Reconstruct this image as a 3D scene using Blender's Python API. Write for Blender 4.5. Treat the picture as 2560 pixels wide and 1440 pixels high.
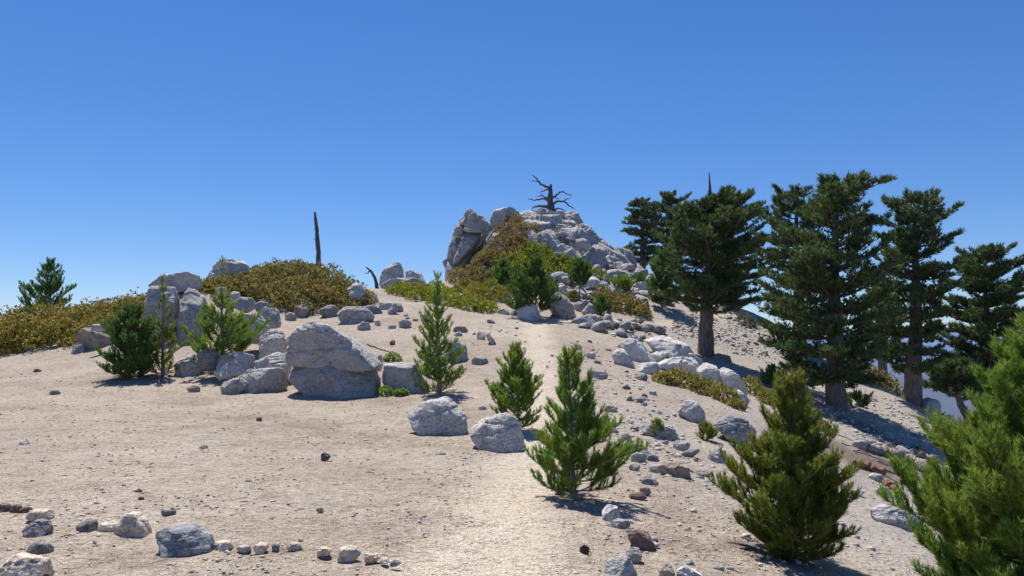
import bpy, bmesh, math, random
import numpy as np
from mathutils import Vector, Matrix

# ------------------------------------------------------------------ scene
for o in list(bpy.data.objects): bpy.data.objects.remove(o)
sc = bpy.context.scene
col = sc.collection
F = 2000.0                       # focal length in pixels of the 2560 px wide photograph
CAMZ = 1.6
PITCH = math.atan2(112, F)       # eye level lies at pixel row 832
cam = bpy.data.cameras.new('camera'); camo = bpy.data.objects.new('camera', cam); col.objects.link(camo)
cam.sensor_width = 36; cam.lens = 36 * F / 2560; cam.clip_start = .05; cam.clip_end = 120000
camo.location = (0, 0, CAMZ); camo.rotation_euler = (math.pi / 2 + PITCH, 0, 0)
sc.camera = camo
SUN_EL = math.radians(61); SUN_AZ = math.atan2(-.38, .925)
sdir = Vector((math.sin(SUN_AZ) * math.cos(SUN_EL), math.cos(SUN_AZ) * math.cos(SUN_EL), math.sin(SUN_EL)))
w = bpy.data.worlds.new('World'); sc.world = w; w.use_nodes = True
nt = w.node_tree
sky = nt.nodes.new('ShaderNodeTexSky'); sky.sky_type = 'NISHITA'; sky.sun_disc = False
sky.sun_elevation = SUN_EL; sky.sun_rotation = SUN_AZ; sky.altitude = 2300
sky.air_density = 1.0; sky.dust_density = .0; sky.ozone_density = 3.0
bgn = nt.nodes['Background']; bgn.inputs[1].default_value = .105
hs = nt.nodes.new('ShaderNodeHueSaturation'); hs.inputs['Saturation'].default_value = 1.42; hs.inputs['Hue'].default_value = .503
gm = nt.nodes.new('ShaderNodeGamma'); gm.inputs[1].default_value = .72
nt.links.new(sky.outputs[0], gm.inputs[0]); nt.links.new(gm.outputs[0], hs.inputs['Color']); wb = nt.nodes.new('ShaderNodeMix'); wb.data_type = 'RGBA'; wb.blend_type = 'MULTIPLY'; wb.inputs[0].default_value = 1; wb.inputs[7].default_value = (.94, 1.07, 1.35, 1)
nt.links.new(hs.outputs[0], wb.inputs[6]); nt.links.new(wb.outputs[2], bgn.inputs[0])
sl = bpy.data.lights.new('sun', 'SUN'); so = bpy.data.objects.new('sun', sl); col.objects.link(so)
sl.energy = 4.5; sl.angle = math.radians(.53); sl.color = (1, .955, .89)
so.rotation_euler = (-sdir).to_track_quat('-Z', 'Y').to_euler()
so.location = (0, 0, 60)
sc.view_settings.view_transform = 'Standard'; sc.view_settings.look = 'None'
sc.view_settings.exposure = .5; sc.view_settings.gamma = 1
sc.render.resolution_x = 1024; sc.render.resolution_y = 576

R = np.random.default_rng(11)
random.seed(5)

# ------------------------------------------------------------------ noise
_perm = np.random.default_rng(3).permutation(256)
_perm = np.concatenate([_perm, _perm, _perm])
_g = np.random.default_rng(4).normal(size=(256, 3)); _g /= np.linalg.norm(_g, axis=1)[:, None]
def noise(p):
    p = np.asarray(p, float); i = np.floor(p).astype(int); f = p - i; i &= 255
    u = f * f * f * (f * (f * 6 - 15) + 10)
    def gr(dx, dy, dz):
        h = _perm[_perm[_perm[i[:, 0] + dx] + i[:, 1] + dy] + i[:, 2] + dz]
        g = _g[h]
        return g[:, 0] * (f[:, 0] - dx) + g[:, 1] * (f[:, 1] - dy) + g[:, 2] * (f[:, 2] - dz)
    L = lambda a, b, t: a + (b - a) * t
    x0 = L(L(gr(0,0,0), gr(1,0,0), u[:,0]), L(gr(0,1,0), gr(1,1,0), u[:,0]), u[:,1])
    x1 = L(L(gr(0,0,1), gr(1,0,1), u[:,0]), L(gr(0,1,1), gr(1,1,1), u[:,0]), u[:,1])
    return L(x0, x1, u[:, 2]) * 1.5
def fbm(p, o=4, g=.5):
    a = 1; s = 0; p = np.asarray(p, float)
    for k in range(o): s = s + a * noise(p); a *= g; p = p * 2.03 + 17.3
    return s
def sstep(a, b, x):
    t = np.clip((x - a) / (b - a), 0, 1); return t * t * (3 - 2 * t)

# ------------------------------------------------------------------ picture geometry
cp, sp = math.cos(PITCH), math.sin(PITCH)
def P(px, py, Y):
    """world point at depth Y on the line of sight of a photograph pixel"""
    u = (px - 1280) / F; v = (720 - py) / F
    ry = cp - v * sp; rz = sp + v * cp
    t = Y / ry
    return np.array([u * t, Y, CAMZ + rz * t])
ctrl = [  # photograph pixel and estimated distance of points on the ground
 (0,1440,5.2),(640,1440,5.2),(1280,1440,5.25),(0,1290,7),(640,1250,7.6),(0,1100,11.5),(500,1080,12.3),(0,890,29),(200,885,27),
 (300,948,21.5),(600,975,20),(900,990,19),(1100,985,19.3),(1100,1075,14),(1250,1118,12.6),(1430,1240,8.4),(900,1120,12),
 (100,862,33),(430,850,27),(450,735,32),(570,715,35),(720,790,33),(720,690,37.5),(850,720,37.5),(880,800,32),(1000,785,33),
 (960,735,38),(985,722,42),(1050,710,44),(1340,1000,17.6),(1340,900,23),(1340,850,27),(1330,802,34),(1500,812,34),(1640,806,37),(1800,786,41),
 (1330,770,37.5),(1150,785,34.5),(1130,700,45),(1060,770,35),(1400,720,42),(1450,690,45),(1600,690,49),(1700,740,46),(1900,788,45),
 (1765,890,33),(2090,1025,27),(2275,1005,31),(2350,1150,22.5),(2420,1075,32),(1640,1000,18.5),(1850,1040,18),(1700,1200,10.5),
 (1960,1400,7),(2200,1250,13.5),(2100,1180,17),(2200,970,38),(2050,890,43),(2560,1440,9.2),(2250,1440,7.3),(1620,930,24),(1900,900,35),
 (2450,1090,30),(2560,1130,30)]
C3 = [P(*c) for c in ctrl]
C3 += [np.array(c, float) for c in [(0,0,0),(-6,0,0),(6,1,-1.25),(-15,5,.15),(0,-10,-.2),(-12,-10,0),(12,-8,-2.8),(12,8,-2.9),(18,18,-4.6),(-24,20,.5),(-28,32,1.2),
      (26,36,-9),(24,44,-8),(20,50,-2.5),(24,58,-7),(-26,44,1.6),(-15,46,2.2),(-6,52,2.6),(-12,60,-1),(0,66,1),(14,60,1.2),(9,52,4.4),(30,30,-11)]]
C3 = np.array(C3)
def _phi(r): return np.where(r > 1e-9, r * r * np.log(np.maximum(r, 1e-9)), 0)
_S = .1
_c = C3[:, :2] * _S; n_ = len(_c)
_K = _phi(np.linalg.norm(_c[:, None] - _c[None], axis=2)) + np.eye(n_) * .004
_Pm = np.hstack([np.ones((n_, 1)), _c])
_A = np.block([[_K, _Pm], [_Pm.T, np.zeros((3, 3))]])
_sol = np.linalg.solve(_A, np.concatenate([C3[:, 2], np.zeros(3)]))
_bx = [-6, -4.2, -3.2, -1.6, 0, 3.8, 5.2, 7.2, 9.5, 13]; _bz = [0, 0, .2, 2.6, 3.5, 3.2, 1.7, .6, .2, 0]
def H(x, y, micro=True):
    x = np.atleast_1d(np.asarray(x, float)); y = np.atleast_1d(np.asarray(y, float))
    out = np.empty_like(x)
    for a in range(0, len(x), 60000):
        q = np.stack([x[a:a+60000], y[a:a+60000]], 1) * _S
        r = np.linalg.norm(q[:, None] - _c[None], axis=2)
        out[a:a+60000] = _phi(np.minimum(r, 30)) @ _sol[:n_] + _sol[n_] + q @ _sol[n_+1:]
    out = out + np.interp(x, _bx, _bz) * sstep(41, 50.5, y) * (1 - sstep(53.5, 60, y))
    d = np.hypot(x, y - 25)
    zz = np.zeros_like(x)
    if micro:
        p = np.stack([x, y, zz], 1); near = 1 - sstep(50, 90, d)
        out = out + near * (.05 * noise(p * .55) + .028 * noise(p * 1.7 + 5) + .018 * noise(p * 5 + 9) - .05 * np.maximum(0, noise(p * 2.3 + 21) - .3))
    far = np.maximum(-.45 * (d - 38), -1150)
    m = d > 1500
    if m.any():
        q = np.stack([x[m], y[m], zz[m]], 1)
        hill = 1 - np.abs(fbm(q / 5200 + 3.1, 5)) * 1.5
        far[m] += np.clip(hill, 0, 1) * 780 * sstep(3500, 12000, d[m])
    t = sstep(40, 82, d)
    return out * (1 - t) + far * t
_Ys = np.geomspace(3.2, 66, 1100)
def hit(px, py):
    """ground distance seen at a pixel (None over the skyline)"""
    q = np.array([P(px, py, 1.0)])[0]
    d = q - np.array([0, 0, CAMZ])
    pts = d[None] * _Ys[:, None]; pts[:, 2] += CAMZ
    k = np.nonzero(pts[:, 2] <= H(pts[:, 0], pts[:, 1], False))[0]
    return float(_Ys[k[0]]) if len(k) else None
def G(px, py, dflt=45):
    Y = hit(px, py) or dflt
    p = P(px, py, Y); p[2] = H(p[0], p[1])[0]; return p

# ------------------------------------------------------------------ mesh helpers
def mk_mesh(name, V, Fc, smooth=False):
    V = np.asarray(V, np.float32); Fc = np.asarray(Fc, np.int32); k = Fc.shape[1]
    me = bpy.data.meshes.new(name)
    me.vertices.add(len(V)); me.vertices.foreach_set('co', V.ravel())
    me.loops.add(Fc.size); me.loops.foreach_set('vertex_index', Fc.ravel())
    me.polygons.add(len(Fc)); me.polygons.foreach_set('loop_start', np.arange(0, Fc.size, k, dtype=np.int32))
    me.polygons.foreach_set('loop_total', np.full(len(Fc), k, np.int32))
    if smooth: me.polygons.foreach_set('use_smooth', np.ones(len(Fc), bool))
    me.update(calc_edges=True); me.validate()
    return me
def link(name, me, mat=None, parent=None, loc=(0,0,0), color=None):
    o = bpy.data.objects.new(name, me); col.objects.link(o)
    if mat and me and not me.materials: me.materials.append(mat)
    o.location = tuple(float(v) for v in loc)
    if parent: o.parent = parent
    if color: o.color = (*color, 1)
    return o
def tag(o, label, cat, group=None):
    o['label'] = label; o['category'] = cat
    if group: o['group'] = group
    return o
def root(name, loc, label, cat, group=None):
    return tag(link(name, None, None, None, loc), label, cat, group)
class Tubes:
    def __init__(s): s.V = []; s.F = []; s.n = 0
    def add(s, pts, rad, k=6, rough=0, seed=0):
        pts = np.asarray(pts, float); rad = np.asarray(rad, float) * np.ones(len(pts)); m = len(pts)
        T = np.gradient(pts, axis=0); T /= np.linalg.norm(T, axis=1)[:, None] + 1e-9
        ref = np.array([1, 0, 0]) if abs(T[0, 0]) < .8 else np.array([0, 1, 0])
        A = np.cross(T, ref); A /= np.linalg.norm(A, axis=1)[:, None]; B = np.cross(T, A)
        th = np.linspace(0, 2 * np.pi, k, endpoint=False)
        rr = rad[:, None] * np.ones((m, k))
        if rough:
            q = np.stack([np.cos(th)[None] * 1.3 + 0 * rr, np.sin(th)[None] * 1.3 + 0 * rr, np.linspace(0, m * .35, m)[:, None] + 0 * rr], 2).reshape(-1, 3)
            rr = rr * (1 + rough * fbm(q * 1.6 + seed, 3).reshape(m, k))
        V = pts[:, None] + rr[..., None] * (np.cos(th)[None, :, None] * A[:, None] + np.sin(th)[None, :, None] * B[:, None])
        i = np.arange(m - 1)[:, None] * k; j = np.arange(k)[None]; j2 = (j + 1) % k
        Fq = np.stack([i + j, i + j2, i + k + j2, i + k + j], 2).reshape(-1, 4) + s.n
        s.V.append(V.reshape(-1, 3)); s.F.append(Fq); s.n += m * k
        e = np.array([pts[-1] + T[-1] * rad[-1] * .6]); s.V.append(e)      # closing tip
        b = s.n - k; jj = np.arange(k)
        s.F.append(np.stack([b + jj, b + (jj + 1) % k, np.full(k, s.n), np.full(k, s.n)], 1)); s.n += 1
    def mesh(s, name):
        V = np.concatenate(s.V); Fq = np.concatenate(s.F)
        me = bpy.data.meshes.new(name)
        tri = Fq[:, 2] == Fq[:, 3]
        tot = np.where(tri, 3, 4).astype(np.int32)
        li = np.concatenate([Fq[~tri].ravel(), Fq[tri][:, :3].ravel()]).astype(np.int32)
        tot = np.concatenate([np.full((~tri).sum(), 4), np.full(tri.sum(), 3)]).astype(np.int32)
        me.vertices.add(len(V)); me.vertices.foreach_set('co', V.astype(np.float32).ravel())
        me.loops.add(len(li)); me.loops.foreach_set('vertex_index', li)
        me.polygons.add(len(tot)); me.polygons.foreach_set('loop_start', (np.cumsum(tot) - tot).astype(np.int32)); me.polygons.foreach_set('loop_total', tot)
        me.polygons.foreach_set('use_smooth', np.ones(len(tot), bool))
        me.update(calc_edges=True); me.validate()
        return me
_ico = {}
def ico(s):
    if s not in _ico:
        bm = bmesh.new(); bmesh.ops.create_icosphere(bm, subdivisions=s, radius=1)
        _ico[s] = (np.array([v.co[:] for v in bm.verts]), np.array([[v.index for v in f.verts] for f in bm.faces])); bm.free()
    return _ico[s]

# ------------------------------------------------------------------ materials
def mat(name):
    m = bpy.data.materials.new(name); m.use_nodes = True; t = m.node_tree
    b = t.nodes['Principled BSDF']; b.inputs['Roughness'].default_value = .9
    b.inputs['Specular IOR Level'].default_value = .15
    def N(ty, **kw):
        n = t.nodes.new(ty)
        for k, v in kw.items():
            if isinstance(k, str) and k.startswith('i_'): n.inputs[k[2:]].default_value = v
            else: setattr(n, k, v)
        return n
    return m, t, b, N, t.links.new
def ramp(N, stops):
    r = N('ShaderNodeValToRGB'); e = r.color_ramp.elements
    while len(e) < len(stops): e.new(.5)
    for k, (p, c) in enumerate(stops): e[k].position = p; e[k].color = (*c, 1) if len(c) == 3 else c
    return r
def mix(N, L, a, b, f, mode='MIX'):
    m = N('ShaderNodeMix', data_type='RGBA', blend_type=mode)
    for s, v in ((6, a), (7, b), (0, f)):
        if isinstance(v, bpy.types.NodeSocket): L(v, m.inputs[s])
        else: m.inputs[s].default_value = v if s == 0 else (*v, 1)
    return m.outputs[2]
def bump(N, L, hgt, strength, dist, nrm=None):
    b = N('ShaderNodeBump'); b.inputs['Strength'].default_value = strength; b.inputs['Distance'].default_value = dist
    L(hgt, b.inputs['Height'])
    if nrm: L(nrm, b.inputs['Normal'])
    return b.outputs[0]

def ground_mat():
    m, t, b, N, L = mat('sandy_ground')
    co = N('ShaderNodeTexCoord').outputs['Object']
    n1 = N('ShaderNodeTexNoise', i_Scale=.35, i_Detail=5, i_Roughness=.6); L(co, n1.inputs['Vector'])
    n2 = N('ShaderNodeTexNoise', i_Scale=3.2, i_Detail=6, i_Roughness=.7); L(co, n2.inputs['Vector'])
    n3 = N('ShaderNodeTexNoise', i_Scale=42, i_Detail=4, i_Roughness=.75); L(co, n3.inputs['Vector'])
    v1 = N('ShaderNodeTexVoronoi', i_Scale=34); L(co, v1.inputs['Vector'])
    v2 = N('ShaderNodeTexVoronoi', i_Scale=11); L(co, v2.inputs['Vector'])
    base = ramp(N, [(.32, (.375, .298, .232)), (.5, (.495, .42, .337)), (.68, (.595, .52, .43))]); L(n1.outputs[0], base.inputs[0])
    c = mix(N, L, base.outputs[0], (.495, .424, .343), .25)
    r2 = ramp(N, [(.32, (.78, .74, .72)), (.5, (1, 1, 1)), (.7, (1.1, 1.08, 1.06))]); L(n2.outputs[0], r2.inputs[0])
    c = mix(N, L, c, r2.outputs[0], 1.0, 'MULTIPLY')
    g = N('ShaderNodeAttribute', attribute_name='grey')
    c = mix(N, L, c, (.50, .455, .40), g.outputs['Fac'])
    pa = N('ShaderNodeAttribute', attribute_name='path')
    c = mix(N, L, c, (.70, .605, .48), pa.outputs['Fac'])
    du = N('ShaderNodeAttribute', attribute_name='duff')
    c = mix(N, L, c, (.19, .13, .095), du.outputs['Fac'])
    fo = N('ShaderNodeAttribute', attribute_name='forest')
    c = mix(N, L, c, (.075, .085, .06), fo.outputs['Fac'])
    r3 = ramp(N, [(.28, (.5, .47, .46)), (.44, (.95, .94, .93)), (.6, (1.05, 1.05, 1.05)), (.75, (1.3, 1.3, 1.3))]); L(n3.outputs[0], r3.inputs[0])
    c = mix(N, L, c, r3.outputs[0], .85, 'MULTIPLY')
    n6 = N('ShaderNodeTexNoise', i_Scale=13, i_Detail=3, i_Roughness=.8); L(co, n6.inputs['Vector'])
    r6 = ramp(N, [(.3, (.55, .51, .5)), (.43, (.92, .91, .9)), (.56, (1.03, 1.03, 1.03)), (.7, (1.16, 1.15, 1.14))]); L(n6.outputs[0], r6.inputs[0])
    c = mix(N, L, c, r6.outputs[0], .9, 'MULTIPLY')
    # single coloured grains
    r4 = ramp(N, [(.0, (.55, .5, .48)), (.18, (.9, .88, .86)), (.8, (1.05, 1.04, 1.02)), (1, (1.35, 1.35, 1.35))]); L(v1.outputs['Color'], r4.inputs[0])
    c = mix(N, L, c, r4.outputs[0], .7, 'MULTIPLY')
    L(c, b.inputs['Base Color'])
    h1 = N('ShaderNodeMath', operation='MULTIPLY_ADD'); L(n3.outputs[0], h1.inputs[0]); h1.inputs[1].default_value = 1.0; L(v1.outputs['Distance'], h1.inputs[2])
    nr = bump(N, L, h1.outputs[0], .9, .022)
    nr = bump(N, L, n2.outputs[0], 1., .1, nr)
    nr = bump(N, L, n6.outputs[0], .9, .05, nr)
    nr = bump(N, L, v2.outputs['Distance'], .45, .04, nr)
    L(nr, b.inputs['Normal']); b.inputs['Roughness'].default_value = .95
    return m
def rock_mat():
    m, t, b, N, L = mat('granite')
    tc = N('ShaderNodeTexCoord'); oi = N('ShaderNodeObjectInfo')
    ad = N('ShaderNodeVectorMath', operation='ADD'); L(tc.outputs['Object'], ad.inputs[0])
    sc_ = N('ShaderNodeVectorMath', operation='SCALE'); sc_.inputs['Scale'].default_value = 37; 
    cb = N('ShaderNodeCombineXYZ'); L(oi.outputs['Random'], cb.inputs[0]); L(oi.outputs['Random'], cb.inputs[1]); L(cb.outputs[0], sc_.inputs[0]); L(sc_.outputs[0], ad.inputs[1])
    co = ad.outputs[0]
    n1 = N('ShaderNodeTexNoise', i_Scale=1.6, i_Detail=7, i_Roughness=.65, i_Distortion=.4); L(co, n1.inputs['Vector'])
    n2 = N('ShaderNodeTexNoise', i_Scale=26, i_Detail=4, i_Roughness=.75); L(co, n2.inputs['Vector'])
    n3 = N('ShaderNodeTexNoise', i_Scale=7, i_Detail=6, i_Roughness=.7); L(co, n3.inputs['Vector'])
    # weathering bands (joints) stretched along one direction
    mp = N('ShaderNodeMapping'); mp.inputs['Scale'].default_value = (1, 1, 3.4); mp.inputs['Rotation'].default_value = (.35, .4, 0); L(co, mp.inputs[0])
    n4 = N('ShaderNodeTexNoise', i_Scale=1.5, i_Detail=5, i_Roughness=.6); L(mp.outputs[0], n4.inputs['Vector'])
    vo = N('ShaderNodeTexVoronoi', feature='DISTANCE_TO_EDGE', i_Scale=1.3); 
    dm = mix(N, L, co, n3.outputs['Color'], .12); L(dm, vo.inputs['Vector'])
    cr = ramp(N, [(0, (0, 0, 0)), (.018, (1, 1, 1))]); L(vo.outputs['Distance'], cr.inputs[0])
    r1 = ramp(N, [(.3, (.62, .60, .59)), (.5, (1, 1, 1)), (.68, (1.18, 1.15, 1.1))]); L(n1.outputs[0], r1.inputs[0])
    c = mix(N, L, oi.outputs['Color'], r1.outputs[0], 1, 'MULTIPLY')
    r2 = ramp(N, [(.36, (.45, .45, .47)), (.46, (.93, .93, .93)), (.62, (1.08, 1.08, 1.08)), (.72, (1.25, 1.24, 1.22))]); L(n2.outputs[0], r2.inputs[0])
    c = mix(N, L, c, r2.outputs[0], 1., 'MULTIPLY')
    r4 = ramp(N, [(.62, (1, 1, 1)), (.8, (.92, .78, .62))]); L(n4.outputs[0], r4.inputs[0])
    c = mix(N, L, c, r4.outputs[0], .6, 'MULTIPLY')
    # dark lichen spots
    r3 = ramp(N, [(.54, (1, 1, 1)), (.66, (.5, .5, .5))]); L(n3.outputs[0], r3.inputs[0])
    c = mix(N, L, c, r3.outputs[0], .6, 'MULTIPLY')
    L(c, b.inputs['Base Color'])
    nr = bump(N, L, n2.outputs[0], .5, .025)
    nr = bump(N, L, n3.outputs[0], .8, .1, nr)
    nr = bump(N, L, n4.outputs[0], .7, .2, nr)
    L(nr, b.inputs['Normal'])
    return m
def foliage_mat(name, stops, patch=None, trans=.25, rough=.6, spec=.3):
    m, t, b, N, L = mat(name)
    ge = N('ShaderNodeNewGeometry'); tc = N('ShaderNodeTexCoord')
    rp = ramp(N, stops); L(ge.outputs['Random Per Island'], rp.inputs[0]); c = rp.outputs[0]
    n = N('ShaderNodeTexNoise', i_Scale=1.4, i_Detail=4); L(tc.outputs['Object'], n.inputs['Vector'])
    if patch:
        pr = ramp(N, [(.42, (0, 0, 0)), (.6, (1, 1, 1))]); L(n.outputs[0], pr.inputs[0])
        rp2 = ramp(N, patch); L(ge.outputs['Random Per Island'], rp2.inputs[0])
        c = mix(N, L, c, rp2.outputs[0], pr.outputs[0])
    n7 = N('ShaderNodeTexNoise', i_Scale=4.5, i_Detail=2); L(tc.outputs['Object'], n7.inputs['Vector'])
    r7 = ramp(N, [(.67, (0, 0, 0)), (.73, (.8, .8, .8))]); L(n7.outputs[0], r7.inputs[0])
    c = mix(N, L, c, (.27, .175, .06), r7.outputs[0])
    L(c, b.inputs['Base Color']); b.inputs['Roughness'].default_value = rough; b.inputs['Specular IOR Level'].default_value = spec
    tr = N('ShaderNodeBsdfTranslucent'); L(c, tr.inputs[0])
    mx = N('ShaderNodeMixShader'); mx.inputs[0].default_value = trans
    L(b.outputs[0], mx.inputs[1]); L(tr.outputs[0], mx.inputs[2]); L(mx.outputs[0], t.nodes['Material Output'].inputs[0])
    return m
def bark_mat(name, c0, c1, sc3=(14, 14, 3), bmp=.04):
    m, t, b, N, L = mat(name)
    tc = N('ShaderNodeTexCoord'); mp = N('ShaderNodeMapping'); mp.inputs['Scale'].default_value = sc3; L(tc.outputs['Object'], mp.inputs[0])
    n = N('ShaderNodeTexNoise', i_Scale=1, i_Detail=7, i_Roughness=.7, i_Distortion=.5); L(mp.outputs[0], n.inputs['Vector'])
    r = ramp(N, [(.3, c0), (.7, c1)]); L(n.outputs[0], r.inputs[0]); L(r.outputs[0], b.inputs['Base Color'])
    L(bump(N, L, n.outputs[0], .9, bmp), b.inputs['Normal'])
    return m
M_ground = ground_mat(); M_rock = rock_mat()
M_bark = bark_mat('pine_bark', (.07, .055, .047), (.27, .22, .19))
M_young = bark_mat('young_bark', (.15, .125, .10), (.36, .32, .27), (30, 30, 8), .01)
M_dead = bark_mat('weathered_dead_wood', (.055, .045, .04), (.20, .17, .15), (16, 16, 2.5), .05)
M_log = bark_mat('grey_log_wood', (.16, .12, .095), (.42, .36, .31), (3, 14, 14), .04)
M_red = bark_mat('reddish_bark', (.14, .06, .035), (.36, .2, .13), (9, 9, 9), .03)
M_stem = bark_mat('shrub_stem', (.05, .03, .022), (.16, .11, .085), (30, 30, 8), .01)
M_pine = foliage_mat('pine_needles', [(0, (0.0391, 0.0773, 0.026)), (.5, (0.0726, 0.127, 0.0416)), (.9, (0.14, 0.188, 0.0519)), (1, (0.239, 0.249, 0.0727))],
                     [(0, (0.0502, 0.0993, 0.0416)), (.6, (0.113, 0.166, 0.0519)), (1, (0.21, 0.243, 0.0675))], 0.35)
M_fir = foliage_mat('fir_needles', [(0, (0.0389, 0.079, 0.0449)), (.6, (0.0757, 0.129, 0.0674)), (1, (0.184, 0.208, 0.0842))], [(0, (0.108, 0.146, 0.0562)), (1, (0.281, 0.27, 0.0842))], 0.35)
M_sap = foliage_mat('sapling_needles', [(0, (0.0864, 0.175, 0.0262)), (.5, (0.172, 0.297, 0.045)), (1, (0.32, 0.436, 0.075))],
                    [(0, (0.149, 0.235, 0.0337)), (1, (0.369, 0.426, 0.075))], 0.45)
M_sapd = foliage_mat('sapling_needles_dark', [(0, (0.0449, 0.11, 0.0274)), (.5, (0.0904, 0.19, 0.0432)), (1, (0.175, 0.291, 0.0588))],
                     [(0, (0.0749, 0.145, 0.0314)), (1, (0.2, 0.291, 0.0588))], 0.4)
M_sapy = foliage_mat('sapling_needles_yellowish', [(0, (0.0944, 0.143, 0.0229)), (.5, (0.172, 0.238, 0.0371)), (1, (0.314, 0.334, 0.0643))],
                     [(0, (0.142, 0.174, 0.0229)), (.8, (0.282, 0.286, 0.043)), (1, (0.409, 0.318, 0.0572))], 0.45)
M_gold = foliage_mat('golden_brown_leaves', [(0, (0.0811, 0.096, 0.0212)), (.35, (0.257, 0.194, 0.0382)), (.7, (0.488, 0.331, 0.0636)), (1, (0.6, 0.502, 0.139))],
                     [(0, (0.0811, 0.105, 0.0212)), (.5, (0.208, 0.216, 0.0382)), (1, (0.51, 0.411, 0.106))], 0.35)
M_olive = foliage_mat('olive_leaves', [(0, (0.0872, 0.097, 0.0285)), (.4, (0.212, 0.201, 0.0475)), (.8, (0.374, 0.302, 0.0807)), (1, (0.572, 0.436, 0.166))],
                      [(0, (0.112, 0.108, 0.0332)), (.5, (0.299, 0.242, 0.0618)), (1, (0.523, 0.375, 0.119))], 0.35)
M_brown = foliage_mat('brown_leaves', [(0, (0.108, 0.0936, 0.03)), (.4, (0.26, 0.194, 0.0562)), (.8, (0.433, 0.302, 0.0937)), (1, (0.586, 0.417, 0.15))],
                      [(0, (0.119, 0.114, 0.0412)), (.5, (0.216, 0.187, 0.0656)), (1, (0.412, 0.291, 0.112))], 0.35)
M_green = foliage_mat('bright_green_leaves', [(0, (0.0968, 0.142, 0.014)), (.5, (0.232, 0.301, 0.0246)), (1, (0.426, 0.465, 0.0528))],
                      [(0, (0.174, 0.201, 0.0212)), (1, (0.426, 0.403, 0.0494))], 0.4)
M_yg = foliage_mat('yellow_green_leaves', [(0, (0.122, 0.126, 0.0212)), (.5, (0.28, 0.244, 0.0454)), (1, (0.489, 0.386, 0.0907))],
                   [(0, (0.157, 0.168, 0.0181)), (1, (0.349, 0.336, 0.0454))], 0.4)
M_grey = foliage_mat('grey_green_leaves', [(0, (0.104, 0.104, 0.0715)), (1, (0.286, 0.26, 0.195))], None, 0.3)
M_dry = foliage_mat('dry_red_needles', [(0, (.2, .07, .03)), (1, (.4, .17, .07))], None, .2)

# ------------------------------------------------------------------ ground and path
def axis(c0, fine, g, near, lo, hi, far):
    out = []
    for s, lim in ((-1, lo), (1, hi)):
        x = c0; a = []
        while abs(x - c0) < near[0 if s < 0 else 1]:
            d = max(fine, g * (abs(x - c0) - lim)); x += s * d; a.append(x)
        d = max(fine, g * abs(x - c0))
        while abs(x) < far: d *= 1.13; x += s * d; a.append(x)
        out.append(a)
    return np.array(sorted(out[0] + [c0] + out[1]))
xs = axis(1.0, .12, .024, (62, 62), 0, 0, 42000); ys = axis(5.0, .11, .019, (30, 66), 0, 0, 42000)
GX, GY = np.meshgrid(xs, ys); gx = GX.ravel(); gy = GY.ravel()
gz = H(gx, gy)
trail_px = [(1330,1700),(1250,1440),(1240,1330),(1290,1220),(1345,1120),(1352,1020),(1345,940),(1340,880),(1336,830),(1345,806),(1420,800),(1520,806),(1640,808),(1740,799),(1830,784)]
trail = []
for i, (a, b_) in enumerate(trail_px):
    if i == 0: trail.append((.15, 2.5)); continue
    p = G(a, b_, 41); trail.append((p[0], p[1]))
trail = [(0.0, -25), (0.1, -5)] + trail
def seg_dist(x, y, pl):
    d = np.full(len(x), 1e9)
    for (x0, y0), (x1, y1) in zip(pl[:-1], pl[1:]):
        vx, vy = x1 - x0, y1 - y0; t = np.clip(((x - x0) * vx + (y - y0) * vy) / (vx * vx + vy * vy + 1e-9), 0, 1)
        d = np.minimum(d, np.hypot(x - x0 - t * vx, y - y0 - t * vy))
    return d
near = np.hypot(gx, gy - 25) < 75
dp = np.full(len(gx), 99.0); dp[near] = seg_dist(gx[near], gy[near], trail)
nz = noise(np.stack([gx * .9, gy * .9, 0 * gx], 1)) * .28 + noise(np.stack([gx * 4, gy * 4, 0 * gx], 1)) * .1
pathf = .95 * (1 - sstep(.1, .85, dp + nz * 1.1))
gz = gz - .045 * pathf * near
duffpts = [(2150,1150),(2230,1170),(2080,1105),(2140,1060),(2250,1110),(300,948),(400,945),(1960,1400),(1430,1240),(275,1395),(330,1420),(760,1060),(620,1045),(480,1000),(1640,1345),(1700,1290),(980,1000)]
duff = np.zeros(len(gx))
for k, (a, b_) in enumerate(duffpts):
    q = G(a, b_); rr = ([1.4, 1.4, 1.2, 1.3, 1.2, .9, .7, .45, .3] + [.35, .3, .9, .8, 1.2, .4, .5, 1.0])[k]
    duff = np.maximum(duff, (1 - sstep(.3 * rr, rr, np.hypot(gx - q[0], (gy - q[1]) * .8) + nz * 1.6)) * (.75 if k < 5 else .55 if k < 9 else .3))
n5 = noise(np.stack([gx * .25, gy * .25, 0 * gx + 4], 1))
grey = np.clip(sstep(.5, 6, gx - .12 * gy + 1.5 + 1.5 * n5) * .8 + sstep(26, 40, gy + 4 * n5) * .35, 0, .9)
grey = np.maximum(grey, sstep(.25, .9, np.interp(gx, _bx, _bz) * sstep(41, 47, gy) * (1 - sstep(56, 62, gy))))
GR = np.clip(grey, 0, 1) * (1 - pathf)
nx, ny = len(xs), len(ys)
idx = np.arange(nx * ny).reshape(ny, nx)
quads = np.stack([idx[:-1, :-1], idx[:-1, 1:], idx[1:, 1:], idx[1:, :-1]], 2).reshape(-1, 4)
isp = pathf[quads].mean(1) > .3
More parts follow.
